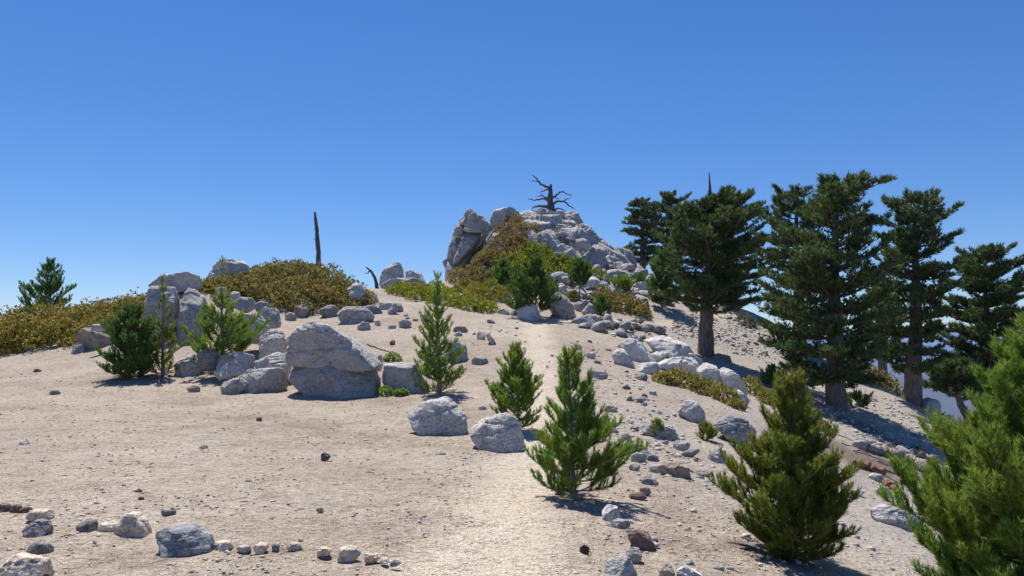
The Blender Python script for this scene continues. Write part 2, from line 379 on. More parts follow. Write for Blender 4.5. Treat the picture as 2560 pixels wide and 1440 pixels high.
def sub_sheet(name, sel):
    q = quads[sel]; used = np.unique(q); mp = np.full(len(gx), -1, np.int64); mp[used] = np.arange(len(used))
    me = mk_mesh(name, np.stack([gx[used], gy[used], gz[used]], 1), mp[q], True)
    for nm, arr in (('path', pathf), ('grey', GR), ('duff', duff), ('forest', sstep(75, 160, np.hypot(gx, gy - 25)))):
        a = me.attributes.new(nm, 'FLOAT', 'POINT'); a.data.foreach_set('value', arr[used].astype(np.float32))
    o = link(name, me, M_ground); o['kind'] = 'structure'; return o
sub_sheet('ground', ~isp); sub_sheet('path', isp)

# ------------------------------------------------------------------ rocks
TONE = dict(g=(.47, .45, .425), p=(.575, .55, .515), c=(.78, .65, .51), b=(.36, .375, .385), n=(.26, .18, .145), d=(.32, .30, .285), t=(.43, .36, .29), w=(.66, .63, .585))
def poly_mesh(outline, depth, seed, sub, p=40, rough=1.0, tilt=.35, facets=4):
    """solid with the given convex outline (x,z in metres about its centre), own front and back facets and relief"""
    rg = np.random.default_rng(seed)
    o = np.asarray(outline, float)
    a = (o[:, 0] * np.roll(o[:, 1], -1) - o[:, 1] * np.roll(o[:, 0], -1)).sum()
    if a < 0: o = o[::-1]
    planes = []
    for q0, q1 in zip(o, np.roll(o, -1, 0)):
        e = q1 - q0; l = np.hypot(*e)
        if l < 1e-6: continue
        nx_, nz_ = e[1] / l, -e[0] / l; h = nx_ * q0[0] + nz_ * q0[1]
        n = np.array([nx_, rg.uniform(-tilt, tilt), nz_]); n /= np.linalg.norm(n)
        planes.append((n, max(h, .02)))
    wdt = np.ptp(o[:, 0]); hgt = np.ptp(o[:, 1])
    for s in (-1, 1):
        for k in range(facets + 3):
            n = np.array([rg.uniform(-.9, .9), s * 1.0, rg.uniform(-.15, 1.4)]); n /= np.linalg.norm(n)
            planes.append((n, depth * .5 * rg.uniform(.7, 1.05)))
    D, Fc = ico(sub)
    d = D * np.array([wdt, depth, hgt]); d /= np.linalg.norm(d, axis=1)[:, None]
    p = min(p * 1.8, 70); acc = np.zeros(len(d))
    for n, h in planes: acc += np.maximum(d @ n / h * min(wdt, hgt, depth), 0) ** p
    r = acc ** (-1 / p) * min(wdt, hgt, depth)
    V = d * r[:, None]
    s = (wdt * depth * hgt) ** (1 / 3); q = V / s
    q = q + 31.7 * rg.random(3)
    disp = .034 * fbm(q * 1.4, 3, .5) + .016 * fbm(q * 5.5, 4, .68)
    stp = noise(q * np.array([1.1, 1.1, 2.6]) + 3) * 3; disp += .022 * (np.floor(stp) + sstep(.42, .58, stp - np.floor(stp)) - stp)
    for k in range(3 if sub > 4 else 2):                  # joints: planar grooves with a slight step
        n = rg.normal(size=3); n[1] *= .5; n /= np.linalg.norm(n)
        dd = (V / s) @ n + rg.uniform(-.25, .25) + .05 * noise(q * 2.2) + .012 * noise(q * 9)
        disp += -.035 * np.exp(-(dd / .014) ** 2) + .012 * rg.choice([-1, 1]) * sstep(-.012, .012, dd)
    if sub < 4: disp = .045 * fbm(q * 1.7, 3)
    V = V + d * (disp * s * rough)[:, None]
    return mk_mesh('rock', V, Fc, False)
def rand_outline(w_, h_, rg, n=7):
    th = np.sort((np.arange(n) + rg.uniform(-.3, .3, n)) / n * 2 * np.pi)
    r = rg.uniform(.8, 1.06, n)
    o = np.stack([np.sign(np.cos(th)) * np.abs(np.cos(th)) ** .75 * w_ / 2 * r, np.sign(np.sin(th)) * np.abs(np.sin(th)) ** .75 * h_ / 2 * r], 1)
    return o
_seed = [100]
def stone(name, spec, tone, label=None, cat='rock', Y=None, dep=.8, parent=None, group=None, emb=.18, p=24, rough=1., tilt=.25, off=0, sub=None):
    """spec: pixel box (x0,y0,x1,y1) or pixel outline; stands where its foot meets the ground"""
    _seed[0] += 1; rg = np.random.default_rng(_seed[0])
    ol = None
    if isinstance(spec[0], (tuple, list)):
        ol = np.array(spec, float); x0, y0 = ol.min(0); x1, y1 = ol.max(0)
    else: x0, y0, x1, y1 = spec
    if Y is None:
        Y = hit((x0 + x1) / 2, y1 - .06 * (y1 - y0)) or 45
    s = Y / F
    w_ = (x1 - x0) * s; h_ = (y1 - y0) * s
    depth = dep * (w_ * h_) ** .5 if dep < 5 else dep
    Yc = Y + depth * .35 + off; s = Yc / F
    w_ = (x1 - x0) * s; h_ = (y1 - y0) * s
    cx, cy = (x0 + x1) / 2, (y0 + y1) / 2
    c = P(cx, cy, Yc)
    if ol is None: o2 = rand_outline(w_, h_ * (1 + emb), rg); o2[:, 1] -= h_ * emb / 2
    else:
        o2 = (ol - [cx, cy]) * [s, -s]
        lo = o2[:, 1] < -.15 * h_; o2[lo, 1] -= emb * h_
    px = max(x1 - x0, y1 - y0)
    if sub is None: sub = 6 if px > 170 else 5 if px > 60 else 4 if px > 22 else 3
    me = poly_mesh(o2, depth, _seed[0], sub, p, rough, tilt)
    if parent: c = c - np.array(parent.location)
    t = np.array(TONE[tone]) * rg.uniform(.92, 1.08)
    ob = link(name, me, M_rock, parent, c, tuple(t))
    if label: tag(ob, label, cat, group)
    return ob
B = 'boulder'
# --- the two-block boulder left of centre
bb = root('boulder', G(840, 985), 'largest grey boulder left of centre, split by a diagonal ledge', B)
stone('block', [(752,818),(785,806),(835,818),(905,866),(950,908),(936,925),(860,916),(734,912),(732,868)], 'g', Y=19.0, parent=bb, dep=1.2, off=.1, emb=.05, p=30, tilt=.06, rough=.7)
stone('block', [(732,905),(800,893),(880,905),(945,928),(950,985),(925,992),(840,990),(775,980),(732,955)], 'g', Y=19.0, parent=bb, dep=1.3, emb=.12, p=30, tilt=.08, rough=.7)
big = [
 ([(960,909),(1040,906),(1058,940),(1080,978),(1050,990),(985,987),(958,955)], 'p', 'flat topped pale boulder between the largest boulder and a young pine', None),
 ([(1030,1038),(1075,1003),(1115,998),(1160,1043),(1174,1085),(1150,1092),(1060,1062)], 'p', 'pale pyramid shaped boulder lying alone on the sand mid picture', None),
 ([(1178,1080),(1212,1048),(1265,1030),(1297,1048),(1304,1105),(1275,1127),(1235,1118)], 'p', 'pale boulder with sharp left tip in front of a young pine', None),
 ([(580,945),(625,922),(700,918),(713,940),(705,983),(610,988)], 'g', 'long low grey boulder nearest the camera in the left cluster', None),
 ([(437,915),(470,888),(485,887),(511,915),(500,940),(445,942)], 'p', 'pale three-sided rock beside the left dense young pine', None),
 ([(637,905),(690,882),(725,880),(728,915),(712,945),(650,940)], 'p', 'rounded pale boulder touching the left side of the largest boulder', 20.6),
 ([(650,842),(680,826),(708,830),(713,865),(705,886),(655,886)], 'p', 'egg shaped pale boulder stacked above the left cluster', 21.6),
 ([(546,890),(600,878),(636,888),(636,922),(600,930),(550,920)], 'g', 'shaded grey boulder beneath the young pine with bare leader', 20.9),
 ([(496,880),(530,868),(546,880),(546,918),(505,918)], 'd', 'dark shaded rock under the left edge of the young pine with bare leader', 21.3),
 ([(192,835),(215,818),(300,824),(308,850),(300,868),(205,872)], 't', 'low brownish block at the foot of the golden hedge', None),
 ([(565,800),(600,783),(645,786),(666,815),(662,842),(580,840)], 'p', 'smooth pale boulder right behind the young pine with bare leader', 24.5),
 ([(640,785),(665,768),(692,772),(703,800),(695,813),(648,812)], 'g', 'round grey boulder below the large shrub mound', 26.5),
 ([(842,785),(860,768),(915,765),(936,790),(928,810),(860,812)], 'g', 'grey loaf shaped boulder in front of the shrub mound', None),
 ([(895,768),(940,765),(956,778),(950,792),(905,792)], 'b', 'bluish boulder tucked behind the grey loaf shaped boulder', 33),
 ([(866,722),(885,706),(905,710),(917,735),(910,752),(880,750)], 'p', 'pale boulder poking from the right end of the shrub mound', 35),
 ([(1115,860),(1140,845),(1165,868),(1169,895),(1160,907),(1120,905)], 'b', 'bluish boulder half hidden behind the slender young pine', None),
 ([(1698,1025),(1715,1000),(1735,1003),(1760,1035),(1760,1057),(1720,1052)], 'p', 'upright pale boulder below the golden mat shrub', None),
 ([(1785,1062),(1825,1040),(1865,1050),(1885,1075),(1880,1108),(1830,1095)], 'b', 'bluish grey boulder left of the yellowish young pine', None),
 ([(1590,1065),(1620,1053),(1680,1072),(1696,1092),(1670,1096),(1610,1080)], 'g', 'long flat grey slab with a seedling on the right slope', None),
 ([(1645,1165),(1690,1152),(1722,1170),(1728,1195),(1700,1198),(1655,1182)], 't', 'rounded tan rock with dark underside on the right slope', None),
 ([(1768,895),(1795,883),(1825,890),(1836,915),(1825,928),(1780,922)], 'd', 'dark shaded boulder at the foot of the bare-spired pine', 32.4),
 ([(1292,775),(1315,762),(1340,765),(1350,788),(1342,800),(1300,797)], 'w', 'white boulder under the low pine beside the trail', None),
 ([(1283,705),(1298,692),(1315,697),(1319,720),(1290,722)], 'g', 'lone grey boulder standing in the shrubs below the outcrop', None),
 ([(1366,742),(1400,735),(1428,755),(1441,790),(1428,798),(1395,782),(1372,765)], 'g', 'curved grey boulder overhanging its base beside the trail', None),
 ([(1435,758),(1465,750),(1476,758),(1462,780),(1440,778)], 'g', 'wedge shaped grey boulder second in the trailside row', None),
 ([(1455,780),(1475,757),(1490,775),(1497,798),(1480,797)], 'g', 'pointed grey boulder third in the trailside row', None),
 ([(2175,1275),(2215,1262),(2280,1290),(2287,1312),(2240,1318),(2190,1300)], 'p', 'long pale slab beside the largest near pine', None),
 ([(1567,1335),(1590,1322),(1625,1340),(1641,1360),(1620,1370),(1580,1355)], 'n', 'dark red-brown rock on the sand below the right-hand young pines', None),
 ([(1505,1280),(1520,1263),(1543,1266),(1553,1288),(1540,1300),(1512,1298)], 'w', 'round white rock in the shadow of the central young pine', None),
 ([(1517,1405),(1540,1388),(1570,1395),(1586,1430),(1580,1462),(1520,1462)], 'p', 'pale rock cut by the bottom edge right of the trail', 5.55),
 ([(1648,1420),(1668,1400),(1684,1425),(1682,1460),(1650,1460)], 't', 'small tan pointed rock at the bottom edge', 5.5),
 ([(1692,1425),(1715,1414),(1760,1440),(1770,1465),(1700,1465)], 'w', 'flat white stone at the bottom edge right of the tan pointed rock', 5.5),
]
for ol, tn, lb, Y in big: stone('boulder', ol, tn, lb, B, Y=Y, dep=1.0, p=26)
# --- cracked block and the pale ledges behind it
cb = root('boulder', P(443, 850, 27), 'tall cracked grey block standing behind the left young pines', B)
stone('block', [(382,719),(440,715),(462,716),(452,760),(447,800),(455,850),(420,850),(376,795)], 'g', Y=26.6, parent=cb, dep=1.1, p=34)
stone('block', [(466,718),(482,722),(509,742),(512,795),(500,850),(455,850),(451,800),(456,755)], 'g', Y=26.8, parent=cb, dep=1.3, p=34)
for b_, tn, lb, Y in [
 ([(380,712),(418,688),(470,682),(512,692),(515,722),(430,730),(384,730)], 'p', 'flat pale ledge on the skyline behind the cracked block', 32),
 ([(508,705),(528,676),(570,668),(602,676),(610,712),(560,722),(515,722)], 'p', 'pale angular boulder carrying the skyline cap rock', 35.5),
 ([(530,668),(545,655),(592,651),(612,660),(624,677),(580,684),(536,680)], 'w', 'pale flat cap rock on the skyline left of the shrub mound', 35.4)]:
    stone('boulder', b_, tn, lb, B, Y=Y, dep=1.2, p=32, emb=.15)
# --- split rock on the saddle
sr = root('rock_outcrop', P(1000, 725, 41.5), 'split pale rock with two points on the saddle left of the outcrop', 'outcrop')
for nm, ol in [('left_point', [(948,700),(955,680),(975,662),(1000,653),(1008,668),(1010,700),(990,710),(955,712)]), ('right_point', [(1014,700),(1014,678),(1030,674),(1048,684),(1066,702),(1060,712),(1020,712)]),
               ('base_block', [(952,712),(975,698),(1030,697),(1066,705),(1068,722),(1020,732),(958,728)])]:
    stone('block', ol, 'p', Y=41.2 if nm != 'base_block' else 40.4, parent=sr, dep=1.0, p=32)
# --- smaller rocks with a place of their own
small = [
 ((180,861,217,885),'b','small bluish stone before the low brownish block',None),((60,857,88,879),'t','brownish rock at the dark foot of the golden hedge',None),
 ((225,810,262,826),'p','pale rock resting behind the low brownish block',26.5),((296,806,330,830),'p','pale rock left of the dense young pine, under the hedge',26),
 ((552,943,622,990),'g','small grey rock leaning on the long low boulder',None),((588,740,642,776),'g','upper grey rubble rock beside the shrub mound',29),
 ((635,752,673,777),'b','bluish rubble rock beside the shrub mound',28.5),((540,716,570,738),'w','white rubble rock behind the bare leader',30),
 ((575,726,600,752),'p','pale rubble rock right of the bare leader',29.5),((712,780,742,803),'g','small round rock at the mound\'s front left edge',None),
 ((802,758,846,796),'d','dark grey rock at the mound\'s front right edge',None),((735,760,772,793),'t','brownish rock sunk in the front of the mound',33),
 ((918,728,946,766),'g','upright grey rock at the right end of the mound',35.5),((945,752,985,776),'p','pale flat rock below the right end of the mound',None),
 ((975,757,1008,781),'g','grey rock behind the saddle path mouth',None),((968,768,992,787),'b','bluish small rock beside pale flat rock',None),
 ((992,797,1029,821),'g','dark topped grey rock alone on the sandy slope',None),((890,803,930,827),'p','small pale rock before the grey loaf shaped boulder',None),
 ((936,798,953,816),'p','smallest rock beside the grey loaf shaped boulder',None),((970,812,993,821),'p','flat stone right of the small pale rock',None),
 ((975,848,989,864),'n','brown stone on the slope above the largest boulder',None),((928,880,957,922),'g','grey rock peering over the largest boulder\'s right shoulder',20.2),
 ((1135,815,1168,833),'t','tan rock on the slope right of the young pine tip',None),((1190,828,1216,850),'t','low tan rock beside the leaning slab',None),
 ((1137,828,1156,842),'g','small grey stone under the tan rock',None),((1177,890,1224,914),'g','grey oblong rock beside the trail',None),
 ((470,962,502,980),'t','little stack of stones on the sand before the left cluster',None),((718,845,735,862),'g','small rock left of the largest boulder\'s top',22.5),
 ((1240,772,1276,787),'w','white flat rock along the trail\'s upper edge',None),((1275,775,1296,791),'g','grey rock next to the white trailside boulder',None),
 ((1395,776,1422,796),'t','tan rock under the curved grey boulder',None),((1425,792,1488,812),'b','dark flat rock at the trail junction',None),
 ((1460,784,1496,812),'g','leaning grey rock at the trail junction',None),((1515,785,1530,800),'g','small rock left of the trailside mat shrub',None),
 ((1576,788,1594,803),'p','cube shaped pale rock at the foot of the trailside mat shrub',None),((1385,1200,1412,1230),'p','pale stone beside the central young pine\'s trunk',None),
 ((1680,1100,1724,1129),'g','jagged grey rock on the right slope',None),((1555,1108,1620,1143),'b','flat bluish slab behind the central young pine',None),
 ((1575,1130,1617,1156),'g','second flat slab behind the central young pine',None),((1765,1120,1822,1157),'g','grey rock left of the yellowish young pine',None),
 ((1600,1195,1648,1218),'b','bluish flat stone right of the central young pine',None),((1598,1215,1630,1236),'t','tan flat stone under the bluish flat stone',None),
 ((1570,1230,1620,1250),'n','brown flat stone right of the central young pine\'s foot',None),((1565,1366,1606,1401),'g','grey rock in front of the red-brown rock',None),
 ((1515,1298,1580,1316),'g','low grey slab below the round white rock',None),((2185,1215,2232,1241),'w','white slab beside the rotten log',None),
 ((2170,1182,2210,1203),'p','pale boat-shaped stone below the rotten log',None),((2035,1078,2066,1110),'g','pointed grey rock right of the yellowish young pine',None),
 ((2130,1098,2176,1126),'g','grey rock at the upper end of the rotten log',None),((2055,1140,2092,1158),'n','brown rounded stone right of the yellowish young pine',None),
 ((1470,925,1524,951),'g','long flat grey stone right of the trail bend',None),((1588,935,1622,953),'d','dark oval stone below the bedrock slabs',None),
 ((1620,975,1642,991),'g','small angular stone below the golden mat shrub',None),((1500,1010,1548,1033),'t','tan stone above the central young pine\'s shoulder',None),
 ((1463,880,1492,896),'w','white stone on the right edge of the trail',None),((1436,858,1456,876),'w','white stone upslope on the trail edge',None),
 ((1402,1120,1420,1135),'d','dark stone hidden behind the central young pine',None),((1085,1130,1120,1142),'b','thin grey flake on the sand',None),
 ((2115,1225,2160,1240),'p','thin pale flake in the sand near the pale slab',None),((1990,905,2040,935),'p','pale flat rock among the big pines\' shade edge',None),
 ((2300,995,2350,1030),'p','pale boulder beside the forked pine on the crest',30.5),((2108,1010,2130,1025),'g','grey stone at the foot of the thickest pine',None)]
for sp_, tn, lb, Y in small: stone('rock', sp_, tn, lb, 'rock', Y=Y, dep=.95, p=36)
# leaning slab on the slope
stone('rock', [(1212,835),(1222,832),(1241,858),(1238,863),(1226,856)], 't', 'dark leaning slab on the slope left of the trail', 'rock', dep=1.0)
# --- the row of stones across the sand in the foreground
fore = [
 ((-6,1258,30,1280),'n','brown stone at the left edge, first of the foreground row'),((28,1262,56,1283),'n','brown stone second in the foreground row'),((52,1266,80,1282),'n','small brown stone touching the cream stone'),
 ((70,1270,131,1304),'c','cream stone atop the grey knobbly stone at left'),((67,1299,134,1341),'d','grey knobbly stone below the cream stone'),((73,1352,129,1391),'d','grey stone above the large corner stone'),
 ([(4,1410),(40,1386),(105,1398),(112,1430),(100,1465),(0,1465)],'c','large cream stone in the bottom left corner'),((75,1422,122,1455),'n','dark brown stone in front of the large corner stone'),
 ((196,1298,248,1331),'d','dark grey round stone starting the middle of the row'),((247,1302,296,1336),'c','brownish cream block between dark stone and upright stone'),
 ([(302,1300),(320,1283),(345,1284),(362,1305),(376,1340),(300,1342)],'c','tall upright cream stone of the foreground row'),
 ([(384,1332),(410,1320),(490,1318),(525,1340),(533,1368),(480,1390),(430,1375)],'b','large flat blue-grey stone in the foreground row'),
 ((533,1350,583,1378),'c','cream wedge right of the blue-grey stone'),((590,1362,630,1381),'w','pale stone right of the cream wedge'),((637,1355,669,1381),'c','cream stone mid row, second right of the cream wedge'),
 ((680,1358,699,1376),'b','smallest grey stone of the foreground row'),((718,1356,759,1376),'c','low cream stone before the gap in the row'),((790,1366,829,1388),'c','cream slab after the gap in the row'),
 ((842,1364,901,1399),'c','largest cream stone at the right end of the row'),((907,1381,951,1404),'c','cream stone next to last in the row'),((950,1394,973,1409),'c','little cream stone ending the row'),((974,1403,1002,1413),'b','thin grey sliver beyond the end of the row')]
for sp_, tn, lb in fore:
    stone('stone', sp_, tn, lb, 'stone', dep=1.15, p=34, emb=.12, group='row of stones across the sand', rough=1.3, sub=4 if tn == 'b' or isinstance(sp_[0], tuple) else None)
loose = [((800,1131,826,1151),'n','dark stone with a pit alone on the sand centre left'),((335,1222,358,1240),'n','dark brown stone above the foreground row'),((345,1242,362,1253),'n','flat brown flake under the dark brown stone'),
 ((48,1098,74,1117),'p','pale stone near the left edge of the sand'),((84,921,102,931),'n','brown pebble on the sand before the golden hedge'),((120,975,152,985),'t','low tan stone on the sand, left'),
 ((498,1112,522,1124),'t','pale cube stone mid sand'),((1196,1014,1218,1027),'g','grey stone on the sand behind the pointed-left boulder'),((612,1198,632,1211),'d','dark curved flake mid sand'),((790,1270,812,1280),'d','little dark stone above the row'),
 ((640,1042,656,1054),'n','reddish stone in the upper sand'),((398,1275,440,1288),'d','dark flakes above the blue-grey stone')]
for sp_, tn, lb in loose: stone('stone', sp_, tn, lb, 'stone', dep=.9, emb=.15)

# ------------------------------------------------------------------ main outcrop
oc = root('rock_outcrop', G(1300, 700), 'tall jointed granite outcrop on the summit carrying a dead tree', 'outcrop')
fin = [
 ([(1166,524),(1180,521),(1206,541),(1228,566),(1214,600),(1190,640),(1152,686),(1117,702),(1111,655),(1124,615),(1141,560)], 48.6, 1.0, 26),
 ([(1165,526),(1178,521),(1189,533),(1191,546),(1168,550),(1158,541)], 48.1, 1.3, 36),
 ([(1152,550),(1160,540),(1177,545),(1173,560),(1157,566),(1147,563)], 47.9, 1.2, 36),
 ([(1190,534),(1208,541),(1229,563),(1228,570),(1215,577),(1168,576),(1160,570),(1171,550)], 47.2, 1.5, 36),
 ([(1160,574),(1221,577),(1215,593),(1198,610),(1187,637),(1166,653),(1147,670),(1141,678),(1138,640),(1150,607)], 47.1, 1.1, 36),
 ([(1139,562),(1155,560),(1160,574),(1158,584),(1136,588)], 47.7, 1.2, 36),
 ([(1136,588),(1159,580),(1161,588),(1142,637),(1136,650),(1114,655),(1124,616)], 47.5, .8, 36),
 ([(1113,652),(1138,640),(1140,665),(1133,685),(1118,700),(1117,676)], 47.2, 1.0, 36),
 ([(1110,650),(1116,645),(1118,664),(1113,668),(1107,656)], 47.4, 1.2, 36),
 ([(1127,680),(1150,672),(1165,690),(1150,705),(1128,702)], 45.9, 1.0, 36),
 ([(1140,690),(1180,672),(1205,680),(1210,700),(1170,706)], 45.4, .8, 36)]
for ol, Y, dp_, pw in fin: stone('block', ol, 'g', Y=Y, parent=oc, dep=dp_, p=pw, emb=.08, rough=1.25)
tops = [
 ([(1225,545),(1232,528),(1260,520),(1290,521),(1302,530),(1304,552),(1262,562),(1232,566)], 49.6, 'p'),
 ([(1301,532),(1322,528),(1360,545),(1382,562),(1372,580),(1335,578),(1306,556)], 49.9, 'p'),
 ([(1318,524),(1335,527),(1346,536),(1340,545),(1320,537)], 50.4, 'p'),([(1337,523),(1360,521),(1369,528),(1363,546),(1344,541)], 50.3, 'g'),
 ([(1364,526),(1374,523),(1385,538),(1379,550),(1365,543)], 50.2, 'g'),([(1382,529),(1405,527),(1413,545),(1405,552),(1385,547)], 50.0, 'g'),
 ([(1412,537),(1425,525),(1446,540),(1461,566),(1440,572),(1414,558)], 49.6, 'g'),([(1378,546),(1410,548),(1425,561),(1421,573),(1394,571),(1377,560)], 49.3, 'p'),
 ([(1342,566),(1375,560),(1380,572),(1350,580)], 49.1, 'g'),([(1424,570),(1460,560),(1481,575),(1497,610),(1470,612),(1438,592)], 49.2, 'g'),
 ([(1457,588),(1490,588),(1500,613),(1470,617)], 48.6, 'd'),([(1434,599),(1460,597),(1474,622),(1450,634),(1437,621)], 47.4, 'g'),
 ([(1416,590),(1442,594),(1440,618),(1423,606)], 48.2, 'g'),([(1343,582),(1372,575),(1402,610),(1421,637),(1390,634),(1353,612)], 48.3, 'p'),
 ([(1346,613),(1370,610),(1386,625),(1376,632),(1350,625)], 47.2, 'w'),([(1405,631),(1425,621),(1441,640),(1430,651),(1408,642)], 46.9, 'p'),
 ([(1425,657),(1458,640),(1485,612),(1501,620),(1522,662),(1500,668),(1468,664)], 47.6, 'g'),([(1503,608),(1516,612),(1531,630),(1532,654),(1514,655)], 48.4, 'd'),
 ([(1528,634),(1553,648),(1566,664),(1538,660)], 48.8, 'g'),([(1460,647),(1490,635),(1507,655),(1502,672),(1468,668)], 46.6, 'g'),
 ([(1375,585),(1400,578),(1425,588),(1430,610),(1405,615)], 48.6, 'p'),([(1385,632),(1412,640),(1432,655),(1410,660),(1380,645)], 46.5, 'p'),
 ([(1395,560),(1425,568),(1440,588),(1415,592),(1392,580)], 49.0, 'g'),([(1306,560),(1345,575),(1350,590),(1315,580)], 49.3, 'p')]
for ol, Y, tn in tops:
    cx_, cy_ = np.mean(ol, 0); Yh = hit(cx_, cy_); a_ = np.array(ol); d_ = 1.25 * np.sqrt(np.ptp(a_[:, 0]) * np.ptp(a_[:, 1])) * .025
    stone('block', ol, tn, Y=(min(Yh, Y + 1) if Yh else Y) - d_ * .45, parent=oc, dep=1.25, p=30, emb=.12, rough=1.3, sub=5 if len(ol) > 4 else 4, tilt=.4)
def bedrock():
    rb = np.random.default_rng(55)
    bxs = np.arange(-2.2, 9.2, .06); bys = np.arange(43.5, 56.5, .07)
    X, Y_ = np.meshgrid(bxs, bys); x = X.ravel(); y = Y_.ravel(); h = H(x, y)
    mask = sstep(-2.2, -1.2, x) * (1 - sstep(7.0, 9.0, x)) * sstep(44.2, 46.2, y - .15 * x) * (1 - sstep(54.5, 56.3, y))
    wx = x + .18 * noise(np.stack([x * .9, y * .9, 0 * x], 1)); wy = y + .18 * noise(np.stack([x * .9, y * .9, 0 * x + 8], 1))
    sx = rb.uniform(-2.5, 9.5, 120); sy = rb.uniform(43, 57, 120)
    d = np.hypot((wx[:, None] - sx[None]) * .8 + .35 * (wy[:, None] - sy[None]) * .5, (wy[:, None] - sy[None]) * .85)
    o_ = np.argsort(d, axis=1)[:, :2]; i0 = o_[:, 0]; d0 = np.take_along_axis(d, o_[:, :1], 1)[:, 0]; d1 = np.take_along_axis(d, o_[:, 1:], 1)[:, 0]
    ta = rb.normal(size=120) * .22; tb = rb.normal(size=120) * .2 - .12; of_ = rb.uniform(.05, .65, 120)
    z = h - .35 + mask * (.45 + of_[i0] + ta[i0] * (x - sx[i0]) + tb[i0] * (y - sy[i0]) - .4 * np.exp(-((d1 - d0) / .07) ** 2)
        + .07 * fbm(np.stack([x, y, 0 * x], 1) * 1.6, 4) + .03 * fbm(np.stack([x, y, 0 * x], 1) * 6, 3))
    m_, n_2 = X.shape; id_ = np.arange(m_ * n_2).reshape(m_, n_2)
    q = np.stack([id_[:-1, :-1], id_[:-1, 1:], id_[1:, 1:], id_[1:, :-1]], 2).reshape(-1, 4)
    q = q[(mask[q] > .02).any(1)]
    us = np.unique(q); mp_ = np.full(len(x), -1); mp_[us] = np.arange(len(us))
    V = np.stack([x, y, z], 1)[us]
    link('bedrock', mk_mesh('bedrock', V - np.array(oc.location), mp_[q]), M_rock, oc, (0, 0, 0), (.50, .475, .445))
bedrock()
rgf = np.random.default_rng(321)
fillers = []
for k in range(9):
    q_ = np.random.default_rng(700 + k); fillers.append(poly_mesh(rand_outline(1, q_.uniform(.6, 1), q_, 6), q_.uniform(.6, 1), 700 + k, 4, 34, 1.3, .5))
for k in range(34):
    a_ = rgf.uniform(0, 1); px_ = 1345 + 200 * a_; py_ = 535 + 95 * a_ + rgf.uniform(0, 75) * (1 - .35 * a_)
    Yh = hit(px_, py_)
    if not Yh: continue
    q_ = P(px_, py_, Yh); sz = rgf.uniform(.45, 1.3)
    o_ = link('block', fillers[k % 9], M_rock, oc, q_ - np.array(oc.location), tuple(np.array(TONE['gpgd'[k % 4]]) * rgf.uniform(.9, 1.1)))
    o_.scale = (sz * 1.25, sz, sz * rgf.uniform(.6, .95)); o_.rotation_euler = (rgf.normal() * .2, .45 + rgf.normal() * .2, rgf.normal() * .5)
# --- jointed bedrock slabs on the right
bs = root('rock_outcrop', G(1690, 930), 'pale jointed bedrock slabs stepping down above the golden mat shrub', 'outcrop')
for ol in [[(1545,862),(1570,850),(1600,853),(1637,890),(1630,905),(1590,907),(1565,890)],[(1608,850),(1650,840),(1695,850),(1724,888),(1700,899),(1650,887),(1625,872)],
 [(1530,887),(1545,873),(1565,878),(1588,908),(1570,917),(1545,907)],[(1588,926),(1610,907),(1640,905),(1652,922),(1630,936),(1595,936)],[(1630,886),(1650,880),(1664,893),(1640,908)],
 [(1643,912),(1670,897),(1725,895),(1752,925),(1740,940),(1690,933),(1655,923)],[(1743,927),(1765,908),(1790,915),(1820,960),(1800,972),(1770,952)],[(1793,928),(1815,920),(1840,945),(1858,975),(1840,987),(1815,967)],
 [(1833,982),(1850,977),(1870,1000),(1860,1017),(1845,1002)],[(1703,888),(1725,883),(1757,905),(1750,918),(1730,903)]]:
    stone('slab', ol, 'w', parent=bs, dep=1.5, p=26, emb=.3, sub=4 if len(ol) < 7 else 5)

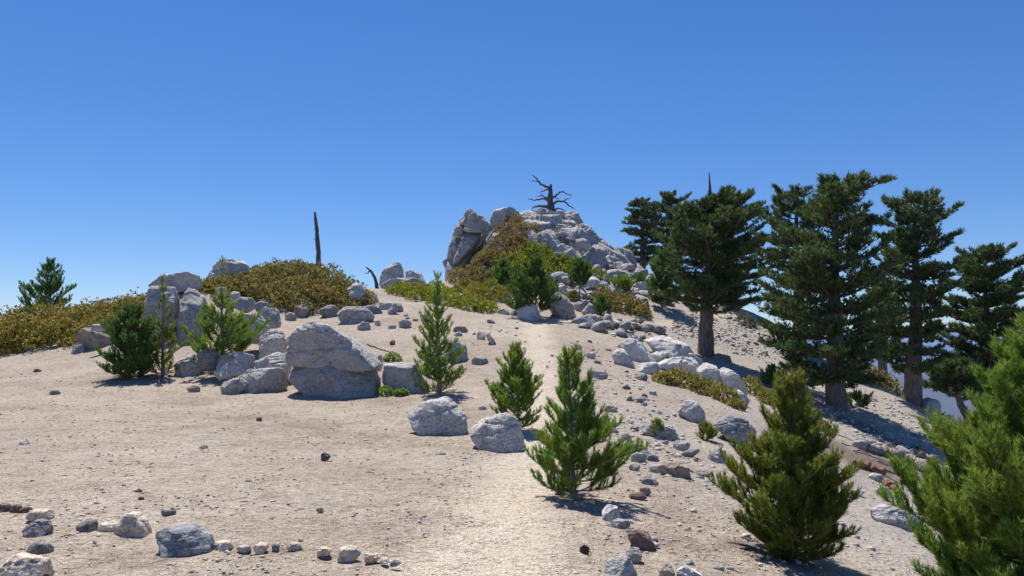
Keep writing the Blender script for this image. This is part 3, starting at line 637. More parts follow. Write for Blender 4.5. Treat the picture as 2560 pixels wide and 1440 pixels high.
# ------------------------------------------------------------------ scattered stones
variants = []
for k in range(14):
    rg = np.random.default_rng(900 + k)
    variants.append(poly_mesh(rand_outline(1, rg.uniform(.5, .95), rg, 7), rg.uniform(.6, .95), 900 + k, 3, 14, 1.3, .4))
def inside(px, py, poly):
    r = False
    for (x0, y0), (x1, y1) in zip(poly, poly[1:] + poly[:1]):
        if (y0 > py) != (y1 > py) and px < (x1 - x0) * (py - y0) / (y1 - y0) + x0: r = not r
    return r
def zone_pts(poly, n, rg):
    xs_ = [p[0] for p in poly]; ys_ = [p[1] for p in poly]; out = []
    while len(out) < n:
        a, b_ = rg.uniform(min(xs_), max(xs_)), rg.uniform(min(ys_), max(ys_))
        if inside(a, b_, poly):
            Y = hit(a, b_)
            if Y: q = P(a, b_, Y); out.append((q[0] + rg.normal() * .1, Y + rg.normal() * .3))
    return out
zones = [  # polygon, count, size range, tones, label, group, scree count
 ([(1500,655),(1560,652),(1640,692),(1720,740),(1640,780),(1520,735),(1470,690)], 80, (.3,1.15), 'gpg', 'rock of the tumbled pile on the outcrop\'s right flank', 'tumbled rocks right of the outcrop', 340),
 ([(1370,700),(1410,680),(1500,690),(1520,730),(1480,750),(1400,745)], 34, (.35,1.0), 'wwp', 'rock of the pale heap below the green shrub', 'pale heap below the outcrop', 140),
 ([(1490,800),(1600,795),(1650,835),(1620,850),(1540,850),(1440,815)], 34, (.25,.8), 'gpg', 'rock of the low pile along the trail above the slabs', 'rock pile along the trail', 60),
 ([(1640,830),(1740,770),(1900,800),(2000,890),(1900,900),(1780,870),(1700,840)], 42, (.12,.42), 'pgw', 'loose stone on the scree behind the bare-spired pine', 'loose stones behind the bare-spired pine', 1100),
 ([(1400,850),(1520,860),(1600,940),(1700,1100),(1780,1200),(1600,1200),(1480,1000)], 46, (.08,.3), 'gpw', 'loose stone on the slope between trail and mat shrub', 'loose stones between trail and mat shrub', 420),
 ([(1900,900),(2100,960),(2280,1010),(2430,1100),(2350,1190),(2150,1110),(1980,960)], 36, (.1,.42), 'wpg', 'loose stone on the sunlit scree between the big pines', 'loose stones between the big pines', 1300),
 ([(940,780),(1120,790),(1320,810),(1320,870),(1180,880),(980,840)], 18, (.1,.3), 'tgp', 'stone on the sandy slope left of the trail', 'small stones left of the trail', 70)]
sV = []; sF = []; sn = 0
U1, UF1 = ico(1)
rg = np.random.default_rng(77)
def low_stones(pts, smin, smax, zs=1.0):
    global sn
    for x, y in pts:
        s = smin + (smax - smin) * rg.random() ** 2.2
        d = U1 * (1 + .35 * (rg.random((len(U1), 1)) - .5))
        d = d * np.array([1, rg.uniform(.55, .9), rg.uniform(.35, .65)]) * s / 2
        a = rg.uniform(0, 6.28); ca, sa = math.cos(a), math.sin(a)
        d = np.stack([d[:, 0] * ca - d[:, 1] * sa, d[:, 0] * sa + d[:, 1] * ca, d[:, 2]], 1)
        d += [x, y, H(x, y)[0] + s * .08]
        sV.append(d); sF.append(UF1 + sn); sn += len(U1)
taken = []
for poly, n, (s0, s1), tn, lb, gp, ns in zones:
    zp = []
    for zi, (x, y) in enumerate(zone_pts(poly, n, rg)):
        s = s0 + (s1 - s0) * rg.random() ** 1.7
        tk = tn[rg.integers(3)]
        if zi == 0: s = s1 * 1.1
        o = link('stone' if s1 < .5 else 'rock', variants[rg.integers(14)], M_rock, None, (x, y, H(x, y)[0] + s * .16), tuple(np.array(TONE[tk]) * rg.uniform(.85, 1.1)))
        lbz = ('largest ' if zi == 0 else 'big ' if s > s0 + .55 * (s1 - s0) else 'middling ' if s > s0 + .2 * (s1 - s0) else 'little ') + dict(g='grey ', p='pale ', w='whitish ', t='tan ')[tk] + lb
        o.scale = (s * rg.uniform(.9, 1.35), s * rg.uniform(.8, 1.2), s * rg.uniform(.5, .95))
        o.rotation_euler = (rg.normal() * .22, rg.normal() * .25, rg.uniform(0, 6.28))
        zp.append((o, lbz))
    mx_ = sorted(o.location.x / o.location.y for o, _ in zp); my_ = sorted(o.location.y for o, _ in zp); m3 = len(zp) // 3
    for o, l_ in zp:
        u_ = o.location.x / o.location.y; v_ = o.location.y
        pl_ = ('' if l_.startswith('largest') else ', ' + ('far' if v_ > my_[-m3] else 'near' if v_ < my_[m3] else 'middle') + (' left' if u_ < mx_[m3] else ' right' if u_ > mx_[-m3] else ' centre'))
        tag(o, l_ + pl_, 'stone' if s1 < .5 else 'rock', gp)
    low_stones(zone_pts(poly, ns, rg), s0 * .35, s0 * 1.1 if s0 > .2 else s0 * 1.7)
low_stones(zone_pts([(1300,810),(1900,800),(2350,1150),(2250,1440),(1500,1440),(1420,1000)], 260, rg), .03, .13)
me = mk_mesh('scree', np.concatenate(sV), np.concatenate(sF)); o = link('scree', me, M_rock, color=(.68, .64, .58)); o['kind'] = 'stuff'
o['label'] = 'fine pale scree littering the slope right of the trail'; o['category'] = 'scree'
# fine gravel on the near sand
sV = []; sF = []; sn = 0
n = 40000
yy = 4.3 + 20 * rg.random(n) ** 1.7; xx = (rg.random(n) * 1.45 - .72) * yy
keep = (seg_dist(xx, yy, trail) > .15 + .5 * rg.random(n)) & (noise(np.stack([xx * .9, yy * .9, 0 * xx + 2], 1)) + .35 * noise(np.stack([xx * 4, yy * 4, 0 * xx], 1)) + .25 > rg.random(n) * .9)
xx = xx[keep]; yy = yy[keep]; zz = H(xx, yy); n = len(xx)
oct_ = np.array([[1,0,0],[0,1,0],[-1,0,0],[0,-1,0],[0,0,1],[0,0,-.5]]); of = np.array([[0,1,4],[1,2,4],[2,3,4],[3,0,4],[1,0,5],[2,1,5],[3,2,5],[0,3,5]])
s = (.004 + .022 * rg.random(n) ** 4) * (.75 + yy * .04)
a = rg.uniform(0, 6.28, n)
d = oct_[None] * (1 + .6 * (rg.random((n, 6, 1)) - .5)) * s[:, None, None] * np.array([1, .75, .55])
d = np.stack([d[..., 0] * np.cos(a)[:, None] - d[..., 1] * np.sin(a)[:, None], d[..., 0] * np.sin(a)[:, None] + d[..., 1] * np.cos(a)[:, None], d[..., 2]], 2)
d += np.stack([xx, yy, zz + s * .2], 1)[:, None]
def gravel_mat():
    m, t, b, N, L = mat('gravel')
    ge = N('ShaderNodeNewGeometry'); r = ramp(N, [(0, (.26, .19, .155)), (.12, (.42, .345, .28)), (.7, (.53, .46, .385)), (1, (.7, .65, .59))]); L(ge.outputs['Random Per Island'], r.inputs[0]); L(r.outputs[0], b.inputs['Base Color'])
    return m
me = mk_mesh('gravel', d.reshape(-1, 3), (of[None] + 6 * np.arange(n)[:, None, None]).reshape(-1, 3))
o = link('gravel', me, gravel_mat()); o['kind'] = 'stuff'; o['label'] = 'fine gravel strewn over the foreground sand'; o['category'] = 'gravel'

# ------------------------------------------------------------------ foliage
def unit(v): return v / (np.linalg.norm(v, axis=-1, keepdims=True) + 1e-9)
def brush(S, E, cnt, nl, wd, rg, a0=.5, a1=1.0):
    """needles all round shoots S->E: one blade each"""
    S = np.asarray(S); E = np.asarray(E); k = np.repeat(np.arange(len(S)), cnt)
    t = rg.random(len(k)); ax = unit(E - S)[k]
    b = S[k] + (E - S)[k] * t[:, None]
    r = rg.normal(size=(len(k), 3)); r = unit(r - ax * (r * ax).sum(1, keepdims=True))
    al = rg.uniform(a0, a1, len(k)) * (1 - .35 * t)
    d = ax * np.cos(al)[:, None] + r * np.sin(al)[:, None]; d[:, 2] += .12; d = unit(d)
    ln = nl * rg.uniform(.75, 1.2, len(k))
    sd = unit(np.cross(d, rg.normal(size=(len(k), 3)))) * wd * .5
    V = np.stack([b - sd, b + sd, b + d * ln[:, None]], 1).reshape(-1, 3)
    return V, np.arange(len(V)).reshape(-1, 3)
def curve(p0, d0, L_, up, n, rg, wob=.06):
    pts = [np.array(p0, float)]; d = np.array(d0, float); d /= np.linalg.norm(d)
    for k in range(n):
        pts.append(pts[-1] + d * L_ / n); d = d + np.array([0, 0, up / n]) + rg.normal(size=3) * wob; d /= np.linalg.norm(d)
    return np.array(pts)
def at_len(pts, t):
    x = t * (len(pts) - 1); i = min(int(x), len(pts) - 2); f = x - i
    return pts[i] * (1 - f) + pts[i + 1] * f, unit(pts[i + 1] - pts[i])

def sapling(label, px, py, Y, top, hl, hr, m, seed, name='pine_sapling', nwh=10, start=.08, prof=None, bare=0, dens=1., leader=.12, br=5, up=.75, group=None, nlen=None, px_top=None):
    rg = np.random.default_rng(seed)
    if Y is None: b0 = G(px, py); Y = b0[1]
    else: b0 = P(px, py, Y); b0[2] = H(b0[0], b0[1])[0]
    tp = P(px_top or px, top, Y); Ht = tp[2] - b0[2]
    RL, RR = hl * Y / F, hr * Y / F
    prof = prof or [(0, .75), (.12, 1), (.35, .85), (.6, .55), (.85, .22), (1, .05)]
    pt = [p[0] for p in prof]; pr = [p[1] for p in prof]
    r = root(name, b0, label, 'young pine', group)
    nl = nlen or max(.05, .0021 * Y + .035); wd = max(.0062, .0008 * Y)
    tr = Tubes()
    n = 12; tt = np.linspace(0, 1, n)
    tx = np.stack([(tp[0] - b0[0]) * tt + np.cumsum(rg.normal(size=n)) * .004 * Ht, np.cumsum(rg.normal(size=n)) * .004 * Ht, Ht * tt], 1)
    tx[:, :2] -= tx[0, :2]; tx[0, 2] = -.06
    tr.add(tx, np.interp(tt, [0, .1, 1], [.024 * Ht + .004, .018 * Ht + .004, .004]), 8)
    link('trunk', tr.mesh('trunk'), M_young, r)
    bt = Tubes(); S = []; E = []
    seg = nl * 1.3
    for wv in range(nwh):
        t = start + (.94 - start) * (wv / (nwh - 1)) ** 1.0
        if bare and t > 1 - bare: nb = max(2, br - 3)
        else: nb = br + 3
        az0 = rg.uniform(0, 6.28)
        for k in range(nb):
            az = az0 + k * 6.283 / nb + rg.normal() * .3
            if rg.random() < .14: continue
            c = math.cos(az); Rm = (RR if c > 0 else RL) * abs(c) + (RL + RR) * .5 * (1 - abs(c))
            L_ = Rm * np.interp(t, pt, pr) * rg.uniform(.75, 1.4)
            if bare and t > 1 - bare: L_ *= .5
            L_ = max(L_, .05 * Ht * (1 - t * .6))
            el = .1 + .75 * t + rg.normal() * .12
            hh, _ = at_len(tx, min(max(t + rg.normal() * .012, 0.03), .98))
            c3 = curve(hh, (c * math.cos(el), math.sin(az) * math.cos(el), math.sin(el)), L_, up * (1.25 - .5 * t), 6, rg, .09)
            bt.add(c3, np.linspace(.006 * Ht * (1 - t * .6) + .002, .002, 7), 5)
            # needle clad outer part of the branch and its side shoots
            q = .3 if L_ > .25 * Ht * .5 else .15
            pts = [at_len(c3, v)[0] for v in np.linspace(q, 1, max(2, int(L_ * (1 - q) / seg) + 1))]
            for a, b_ in zip(pts[:-1], pts[1:]): S.append(a); E.append(b_)
            e, dv = at_len(c3, .999); S.append(e); E.append(e + unit(dv + [0, 0, .5]) * seg * 1.0)
            ns = int(L_ / (seg * .62) * dens)
            for j in range(ns):
                v = q * .7 + (1 - q * .7) * rg.random(); e, dv = at_len(c3, min(v, .99))
                side = unit(np.cross(dv, [0, 0, 1])) * rg.choice([-1, 1])
                sl_ = min(max(seg * 1.1, L_ * .62 * (1.1 - v)), .6 * L_ + seg) * rg.uniform(.6, 1.09)
                d1 = unit(dv * .7 + side * rg.uniform(.4, 1.0) + np.array([0, 0, rg.uniform(.05, .75)]))
                m1 = e + d1 * sl_ * .55; d2 = unit(d1 + [0, 0, 1.1]); e2 = m1 + d2 * (sl_ * .4 + seg * .5)
                nseg = max(1, int(sl_ * .55 / seg))
                for z in range(nseg): S.append(e + (m1 - e) * z / nseg); E.append(e + (m1 - e) * (z + 1) / nseg)
                S.append(m1); E.append(e2)
                if sl_ > 2.2 * seg:
                    for sg in (-1, 1):
                        d4 = unit(d1 + side * sg * .8 + np.cross(d1, side) * .3 + [0, 0, .4]); S.append(m1); E.append(m1 + d4 * seg * 1.09)
    link('branches', bt.mesh('branches'), M_young, r)['kind'] = 'stuff'
    # needle clad leader
    k0 = 1 - leader - .25
    lv = np.linspace(k0, 1, 8)
    for a, b_ in zip(lv[:-1], lv[1:]): S.append(at_len(tx, a)[0]); E.append(at_len(tx, b_ - 1e-4)[0])
    S = np.array(S); E = np.array(E)
    ln = np.linalg.norm(E - S, axis=1)
    cnt = np.clip((ln / seg * (30 if Y < 10 else 22 if Y < 18 else 12)).astype(int), 8, 90)
    V, Fc = brush(S, E, cnt, nl, wd, rg)
    link('crown', mk_mesh('crown', V, Fc), m, r)['kind'] = 'stuff'
    return r

def big_tree(label, px, py, Y, top, prof, m, seed, name='pine_tree', cat='pine tree', trunk_px=45, tx_px=None, nl=.17, limbs=58, spire=None, upt=.5, droop=-.05, layers=None, cnt=9, dens=1.0, bark=None, d0=(.28, .1)):
    """prof: (pixel row, left reach px, right reach px) from bottom to top of crown"""
    rg = np.random.default_rng(seed)
    b0 = P(px, py, Y); b0[2] = H(b0[0], b0[1])[0]
    s = Y / F
    zrow = lambda row: P(px, row, Y)[2] - b0[2]
    Ht = zrow(top)
    r = root(name, b0, label, cat)
    pts = [(px, py)] + (tx_px or []) + [((tx_px[-1][0] if tx_px else px), top)]
    hz = np.array([0] + [zrow(p[1]) for p in pts[1:]]); hx = np.array([(p[0] - px) * s for p in pts])
    n = 22; tt = np.linspace(0, 1, n); z = tt * Ht
    X = np.interp(z, hz, hx); X = np.convolve(np.pad(X, 2, 'edge'), np.ones(5) / 5, 'valid'); X -= X[0]
    tx = np.stack([X + rg.normal(size=n) * .012, np.cumsum(rg.normal(size=n)) * .015, z], 1); tx[0] = (0, 0, -.3)
    R0 = trunk_px * s / 2 * .92
    tr = Tubes(); tr.add(tx, R0 * np.interp(tt, [0, .05, .12, .5, .9, 1], [1.28, 1.08, 1, .58, .2, .06]), 14, .08, seed)
    if spire:                                           # dead bare spire above the live crown
        sp_ = np.array([tx[-1], [ (spire[0] - px) * s, 0, zrow(spire[1])]])
        ds = Tubes(); ds.add(np.array([tx[-4], tx[-1], tx[-1] * .5 + sp_[1] * .5 + [.03, 0, 0], sp_[1]]), [R0 * .42, R0 * .34, R0 * .2, R0 * .05], 8, .15, 3); link('dead_spire', ds.mesh('dead_spire'), M_dead, r)
    link('trunk', tr.mesh('trunk'), bark or M_bark, r)
    rows = np.array([zrow(p[0]) for p in prof]); PL = np.array([p[1] for p in prof]) * s; PR = np.array([p[2] for p in prof]) * s
    bt = Tubes(); S = []; E = []
    z0, z1 = rows[0], rows[-1]
    limbs = int(limbs * 1.4)
    for i in range(limbs):
        u = (i + rg.random()) / limbs; u = u + .022 * math.sin(u * 60 + seed)
        if layers: u = (np.floor(u * layers) + rg.normal() * .12 + .5) / layers; u = min(max(u, 0), 1)
        zc = z0 + (z1 - z0) * u
        az = i * 2.39996 + rg.normal() * .4
        c = math.cos(az); l, rr = np.interp(zc, rows, PL), np.interp(zc, rows, PR)
        Rm = (rr if c > 0 else l) * abs(c) + (.7 * min(l, rr) + .3 * max(l, rr)) * (1 - abs(c))
        if Rm < .05: continue
        L_ = Rm * rg.uniform(.6, 1.12)
        e0, _ = at_len(tx, min(max((zc - droop * L_ * .5) / Ht - .02, .02), .985))
        el = droop + d0[0] * u + rg.normal() * d0[1]
        c3 = curve(e0, (c * math.cos(el), math.sin(az) * math.cos(el), math.sin(el)), L_, upt, 7, rg, .07)
        bt.add(c3, np.linspace(max(.018, .022 * L_ + .012), .008, 8), 5)
        nt_ = int((9 + L_ * 13) * dens)
        for j in range(nt_):
            v = .06 + .94 * rg.random() ** .8; e, dv = at_len(c3, min(v, .995))
            side = unit(np.cross(dv, [0, 0, 1])) * (1 if j % 2 else -1)
            tl = (.16 + .34 * L_ * (1.08 - v)) * rg.uniform(.55, 1.15)
            d1 = unit(dv * rg.uniform(.4, 1) + side * rg.uniform(.3, 1) + [0, 0, rg.uniform(-.1, .35)])
            e2 = e + d1 * tl
            if j % 3 == 0: bt.add(np.array([e, e2]), [.012, .006], 3)
            k = max(2, int(tl / .17))
            for z_ in range(k):
                bse = e + (e2 - e) * (z_ + .8) / k
                dd = unit(d1 * .8 + rg.normal(size=3) * .55 + [0, 0, .55]) if z_ < k - 1 else unit(d1 + [0, 0, .6])
                S.append(bse); E.append(bse + dd * rg.uniform(.09, .17))
        e, dv = at_len(c3, .999); S.append(e); E.append(e + unit(dv + [0, 0, .4]) * .2)
    link('limbs', bt.mesh('limbs'), bark or M_bark, r)['kind'] = 'stuff'
    S = np.array(S); E = np.array(E)
    V, Fc = brush(S, E, cnt, nl, .041 + .0002 * Y, rg, .5, 1.25)
    link('crown', mk_mesh('crown', V, Fc), m, r)['kind'] = 'stuff'
    return r

def shrub(label, lobes, m, seed, leaf=.07, name='shrub', cat='shrub', dens=1., group=None, sdens=1.):
    """lobes: (px, row, Y or None, half width px, half depth m, height m)"""
    rg = np.random.default_rng(seed); pos = []; nor = []; base = None
    st = Tubes()
    for px, py, Y, hw, hd, hh in lobes:
        if Y is None: c = G(px, py)
        else: c = P(px, py, Y); c[2] = H(c[0], c[1])[0]
        if base is None: base = c
        rx = hw * c[1] / F
        if hh > 50: hh = max(.35, (P(px, hh, c[1])[2] - c[2]) / 1.05)
        n = int(dens * 2.3 * (rx * hd + rx * hh + hd * hh) / (leaf * leaf))
        d = rg.normal(size=(n, 3)); d[:, 2] = np.abs(d[:, 2]) * 1.1; d = unit(d)
        wp = np.stack([c[0] + d[:, 0] * rx, c[1] + d[:, 1] * hd, d[:, 2] * hh], 1)
        lump = 1 + .42 * noise(wp * 1.5 + seed) + .34 * noise(wp * 3.6 + seed)
        rho = (1 - .32 * rg.random(n) ** 1.8) * lump
        rho = np.where(rg.random(n) < .06, rho * rg.uniform(1.03, 1.13, n), rho)
        x = c[0] + d[:, 0] * rx * rho; y = c[1] + d[:, 1] * hd * rho
        z = H(x, y) + np.maximum(d[:, 2] * hh * rho, .02)
        pos.append(np.stack([x, y, z], 1)); nor.append(d)
        for k in range(int(7 * sdens)):
            a = rg.uniform(0, 6.28); q = rg.uniform(.3, .95)
            ex, ey = c[0] + math.cos(a) * rx * q, c[1] + math.sin(a) * hd * q
            top_ = H(ex, ey)[0] + hh * math.sqrt(max(0, 1 - q * q)) * rg.uniform(.85, 1.08) + .02
            bx_, by_ = c[0] + math.cos(a) * rx * q * .4, c[1] + math.sin(a) * hd * q * .4
            st.add([(bx_, by_, H(bx_, by_)[0] - .05), ((bx_ + ex) / 2, (by_ + ey) / 2, (H(bx_, by_)[0] + top_) / 2 - .03), (ex, ey, top_)], [.02, .014, .006], 5)
    p = np.concatenate(pos) - base; nn = np.concatenate(nor)
    k = 6; p = np.repeat(p, k, 0); nn = np.repeat(nn, k, 0); n = len(p)
    ax = unit(nn * .55 + [0, 0, .35] + rg.normal(size=(n, 3)) * .62)
    sd = unit(np.cross(ax, rg.normal(size=(n, 3))))
    ll = leaf * rg.uniform(.65, 1.25, n)[:, None]
    p = p + rg.normal(size=(n, 3)) * leaf * .22
    V = np.stack([p, p + ax * ll * .5 + sd * ll * .27, p + ax * ll, p + ax * ll * .5 - sd * ll * .27], 1).reshape(-1, 3)
    r = root(name, base, label, cat, group)
    link('stems', st.mesh('stems'), M_stem, r, -base)['kind'] = 'stuff'
    link('foliage', mk_mesh('foliage', V, np.arange(len(V)).reshape(-1, 4)), m, r)['kind'] = 'stuff'
    return r
# --- shrubs
shrub('long golden brown hedge-like thicket along the left skyline', [(-90,0,30.5,110,1.8,785),(10,0,31,120,1.9,782),(110,0,31.2,100,1.9,772),(200,0,31,90,1.8,768),(280,0,30.5,80,1.6,760),(350,0,30.5,65,1.5,752),(60,0,29.5,90,1,800),(160,0,29.3,90,1,800),(260,0,29,80,1,800)], M_gold, 1, .09)
shrub('large rounded olive brown shrub mound below the standing snag', [(600,0,35.2,75,1.5,690),(670,0,36,80,1.8,668),(735,0,37,90,2.0,656),(805,0,36.6,80,1.8,668),(870,0,36.2,55,1.2,698),(625,0,34.4,60,1.0,690),(585,0,33.6,75,1.0,700),(520,0,33.2,50,.9,716),(660,0,34.2,95,1.2,705),(775,0,34.4,85,1.2,705),(555,0,34,50,1.2,708),(850,0,35,60,1.1,720),(905,0,35.4,42,1.0,728)], M_olive, 2, .09)
shrub('brown shrub climbing the face of the outcrop', [(1290,568,None,40,.8,.75),(1262,595,None,42,.9,.75),(1318,598,None,36,.9,.75),(1250,630,None,50,.9,.8),(1300,630,None,45,.9,.8),(1222,655,None,40,.9,.65),(1190,672,None,35,.9,.55),(1262,660,None,45,.9,.7)], M_brown, 3, .09)
shrub('bright green shrub spilling below the brown outcrop shrub', [(1335,655,None,55,1,.75),(1290,675,None,50,1,.8),(1380,670,None,52,1,.7),(1425,682,None,45,.9,.55),(1262,700,None,34,.9,.75),(1330,695,None,55,.9,.8)], M_green, 4, .09)
shrub('small green shrub patch at the right end of the pale heap', [(1470,685,None,30,.7,.5),(1498,697,None,26,.7,.45)], M_green, 5, .09)
shrub('low bright green mat left of the trail behind the slender young pine', [(1000,733,None,36,1.0,.45),(1050,743,None,48,1.1,.55),(1110,756,None,50,1.1,.6),(1170,769,None,46,1.0,.55),(1212,776,None,32,.8,.45),(1085,735,None,40,1.0,.5)], M_green, 6, .09)
shrub('yellowish grey shrub between the green mat and the low pine', [(1168,727,None,40,.9,.5),(1225,737,None,42,.9,.6),(1265,748,None,35,.8,.6),(1200,750,None,40,.8,.5)], M_yg, 7, .09)
shrub('small brown shrub at the foot of the outcrop fin', [(1148,702,None,34,.8,.55),(1190,702,None,36,.8,.6),(1225,705,None,24,.7,.5)], M_brown, 8, .09)
shrub('rounded olive shrub on the trail\'s upper side right of the boulders', [(1512,768,None,34,.9,.8),(1555,775,None,42,.9,.85),(1600,788,None,30,.8,.6)], M_olive, 9, .09)
shrub('golden mat shrub below the bedrock slabs', [(1660,957,None,30,.45,.34),(1705,965,None,40,.5,.4),(1760,985,None,42,.5,.4),(1812,1005,None,38,.45,.36),(1840,1020,None,22,.4,.28)], M_gold, 10, .065)
shrub('olive mat shrub right of the golden mat shrub', [(1880,985,None,38,.5,.42),(1935,1015,None,42,.5,.42),(1995,1045,None,42,.5,.42),(2045,1075,None,32,.45,.34)], M_yg, 11, .065)
shrub('grey wiry shrub on the outcrop face', [(1392,595,None,26,.6,.65),(1410,612,None,18,.5,.5)], M_grey, 12, .06, dens=.55)
shrub('grey-green bush on the scree between the big pines', [(1867,812,None,28,.6,.6)], M_grey, 13, .06, dens=.7)
for k, (px, py, hw, lb) in enumerate([(980,905,22,'bright green leafy sprig above the flat topped pale boulder'),(963,978,16,'bright green sprig at the foot of the largest boulder'),(1000,976,20,'bright green sprig in front of the flat topped pale boulder'),(726,858,9,'tiny green sprig beside the largest boulder')]):
    shrub(lb, [(px,py,19.0 if 955 < py else None,hw,.16,.17)], M_sap, 20 + k, .05, 'leafy_sprig', 'plant', 1.6)
shrub('low green shrub on the crest between the thickest and forked pines', [(2160,958,37,34,.8,.8),(2215,985,36,36,.8,.7)], M_olive, 30, .09)
shrub('dark low shrub on the far crest beneath the crooked pine', [(2345,1040,36,35,.8,.7),(2390,1050,36,30,.8,.7)], M_pine, 31, .09)
shrub('yellow shrub patch under the slim young pine on the pale heap', [(1425,748,None,22,.5,.35)], M_yg, 32, .07)
# --- young pines
sapling('central bright green young pine with pale trunk beside the trail', 1432, 1240, None, 880, 95, 155, M_sap, 41, nwh=13, start=.05, prof=[(0,.7),(.12,1),(.3,.85),(.5,.52),(.62,.42),(.8,.3),(1,.06)], px_top=1425, br=5)
sapling('dense conical young pine behind the pointed-left boulder', 1296, 1072, None, 868, 74, 66, M_sap, 42, nwh=12, start=.03, px_top=1292, prof=[(0,.55),(.15,1),(.35,.95),(.6,.65),(.85,.25),(1,.05)])
sapling('slender young pine with long narrow leader right of the largest boulder', 1098, 985, None, 683, 68, 64, M_sap, 43, nwh=14, start=.02, px_top=1094, prof=[(0,.8),(.1,1),(.3,.85),(.5,.6),(.65,.36),(.8,.17),(1,.08)], leader=.2)
sapling('dense bushy dark green young pine at far left of the cluster', 325, 945, None, 772, 74, 76, M_sapd, 44, nwh=12, start=.01, prof=[(0,.9),(.2,1),(.5,.85),(.75,.5),(1,.08)], dens=1.2, br=6)
sapling('thin yellowish young pine beside the dense bushy dark one', 408, 938, None, 692, 50, 46, M_sapy, 45, nwh=10, start=.01, prof=[(0,1),(.2,1),(.4,.8),(.55,.4),(.75,.2),(1,.08)], dens=.8, br=4)
sapling('young pine with tall bare leader growing over the left boulders', 556, 905, 22.0, 640, 86, 92, M_sap, 46, nwh=12, px_top=556, prof=[(0,.95),(.15,1.1),(.33,.85),(.5,.42),(.62,.2),(1,.05)], bare=.34, leader=.05)
sapling('lone blue-green young pine on the left skyline behind the hedge', 131, 0, 37, 652, 62, 62, M_sapd, 47, nwh=9, prof=[(0,.9),(.3,1),(.5,.85),(.7,.55),(.85,.3),(1,.08)], br=6, dens=1.2)
sapling('low broad dark young pine over the white boulder beside the trail', 1338, 790, 35.2, 645, 88, 62, M_sapd, 48, nwh=9, prof=[(0,.6),(.2,1),(.42,.8),(.6,.38),(.8,.3),(1,.1)], br=6, dens=1.3)
sapling('slim dark young pine standing on the pale heap', 1448, 748, None, 655, 36, 36, M_sapd, 49, nwh=8, start=.3, prof=[(0,.6),(.3,1),(.6,.85),(.8,.5),(1,.1)], dens=1.2)
sapling('small bushy pine beside the bright green shrub', 1258, 722, None, 655, 30, 34, M_sapd, 50, nwh=7, br=6)
sapling('small green pine at the left end of the rounded olive shrub', 1502, 795, None, 742, 24, 26, M_sapd, 51, nwh=6, br=6)
sapling('low spreading pine among the tumbled grey rocks', 1556, 735, None, 695, 30, 34, M_sap, 52, nwh=6, br=5, dens=.9)
sapling('dark bushy pine against the left foot of the bare-spired pine', 1655, 770, None, 640, 42, 48, M_sapd, 53, nwh=9, br=6, prof=[(0,.9),(.3,1),(.7,.8),(.9,.5),(1,.2)], dens=1.3)
sapling('yellowish broad young pine at lower right', 1985, 1392, None, 945, 175, 150, M_sapy, 54, nwh=14, start=.015, px_top=1968, prof=[(0,.8),(.12,.92),(.3,.9),(.45,.72),(.6,.5),(.8,.3),(1,.07)], dens=1.25, br=6)
sapling('largest near pine filling the lower right corner', 2590, 1600, 6.0, 815, 300, 300, M_sap, 55, nwh=15, start=.05, px_top=2580, prof=[(0,.8),(.15,1),(.35,.95),(.55,.66),(.75,.36),(.9,.18),(1,.06)], dens=1.6, br=7, nlen=.062)
sapling('tiny pine seedling on the long flat slab', 1640, 1092, None, 1060, 18, 18, M_sapy, 56, nwh=4, br=4)
sapling('tiny pine seedling on the sand right of the long flat slab', 1766, 1098, None, 1068, 20, 20, M_sapy, 57, nwh=4, br=5)
sapling('dark small pine tucked left of the thickest pine', 1930, 968, None, 920, 34, 34, M_sapd, 58, nwh=6, br=6)
sapling('dark sprig of pine on the scree right of the thickest pine', 2140, 1022, None, 992, 34, 40, M_sapd, 59, nwh=4, br=6)
sapling('low green pine on the rubble under the fir', 1600, 718, None, 690, 20, 20, M_sapd, 60, nwh=4, br=5)
# --- mature trees
big_tree('pine with dead bare spire and thick clear trunk beside the slabs', 1765, 890, 33, 515, [(775,60,110),(745,125,140),(700,120,120),(650,150,135),(600,140,140),(560,140,135),(535,40,130),(505,3,112),(484,2,60)], M_pine, 61, trunk_px=41, tx_px=[(1768,740),(1779,560)], spire=(1779,430), limbs=64)
big_tree('pine behind the bare-spired pine, only its shaded trunk foot showing', 1830, 775, 45, 465, [(745,70,95),(650,85,110),(560,85,100),(500,60,70),(475,22,26)], M_pine, 62, trunk_px=30, limbs=46)
big_tree('thickest tall pine with broad layered crown right of centre', 2090, 1022, 27, 447, [(965,120,70),(915,195,140),(850,205,150),(780,205,150),(700,180,150),(620,160,135),(550,150,140),(500,70,140),(470,35,110),(452,20,85)], M_pine, 63, trunk_px=52, tx_px=[(2092,800),(2098,600),(2108,500)], limbs=72)
big_tree('dense pine hidden behind the left side of the thickest pine', 2000, 905, 38, 468, [(850,90,60),(750,112,85),(650,115,90),(560,98,85),(500,75,66),(478,40,45)], M_pine, 64, trunk_px=34, limbs=54)
big_tree('forked-trunk pine on the crest second from the right', 2280, 1003, 31, 482, [(930,60,60),(870,120,85),(780,135,85),(700,140,95),(620,85,105),(565,85,100),(520,78,85),(492,35,40)], M_pine, 65, trunk_px=44, tx_px=[(2292,900),(2303,700),(2304,560)], limbs=64)
big_tree('rightmost tall pine with rounded crown on the crest', 2465, 1085, 33, 615, [(985,85,70),(900,110,110),(820,120,120),(750,118,120),(700,102,102),(655,72,80),(628,36,44)], M_pine, 66, trunk_px=36, tx_px=[(2472,900),(2475,700)], limbs=76)
big_tree('far pine with grey trunk between the thickest and forked pines', 2207, 950, 41, 690, [(885,55,55),(820,62,62),(750,55,60),(705,25,30)], M_pine, 67, trunk_px=30, limbs=36)
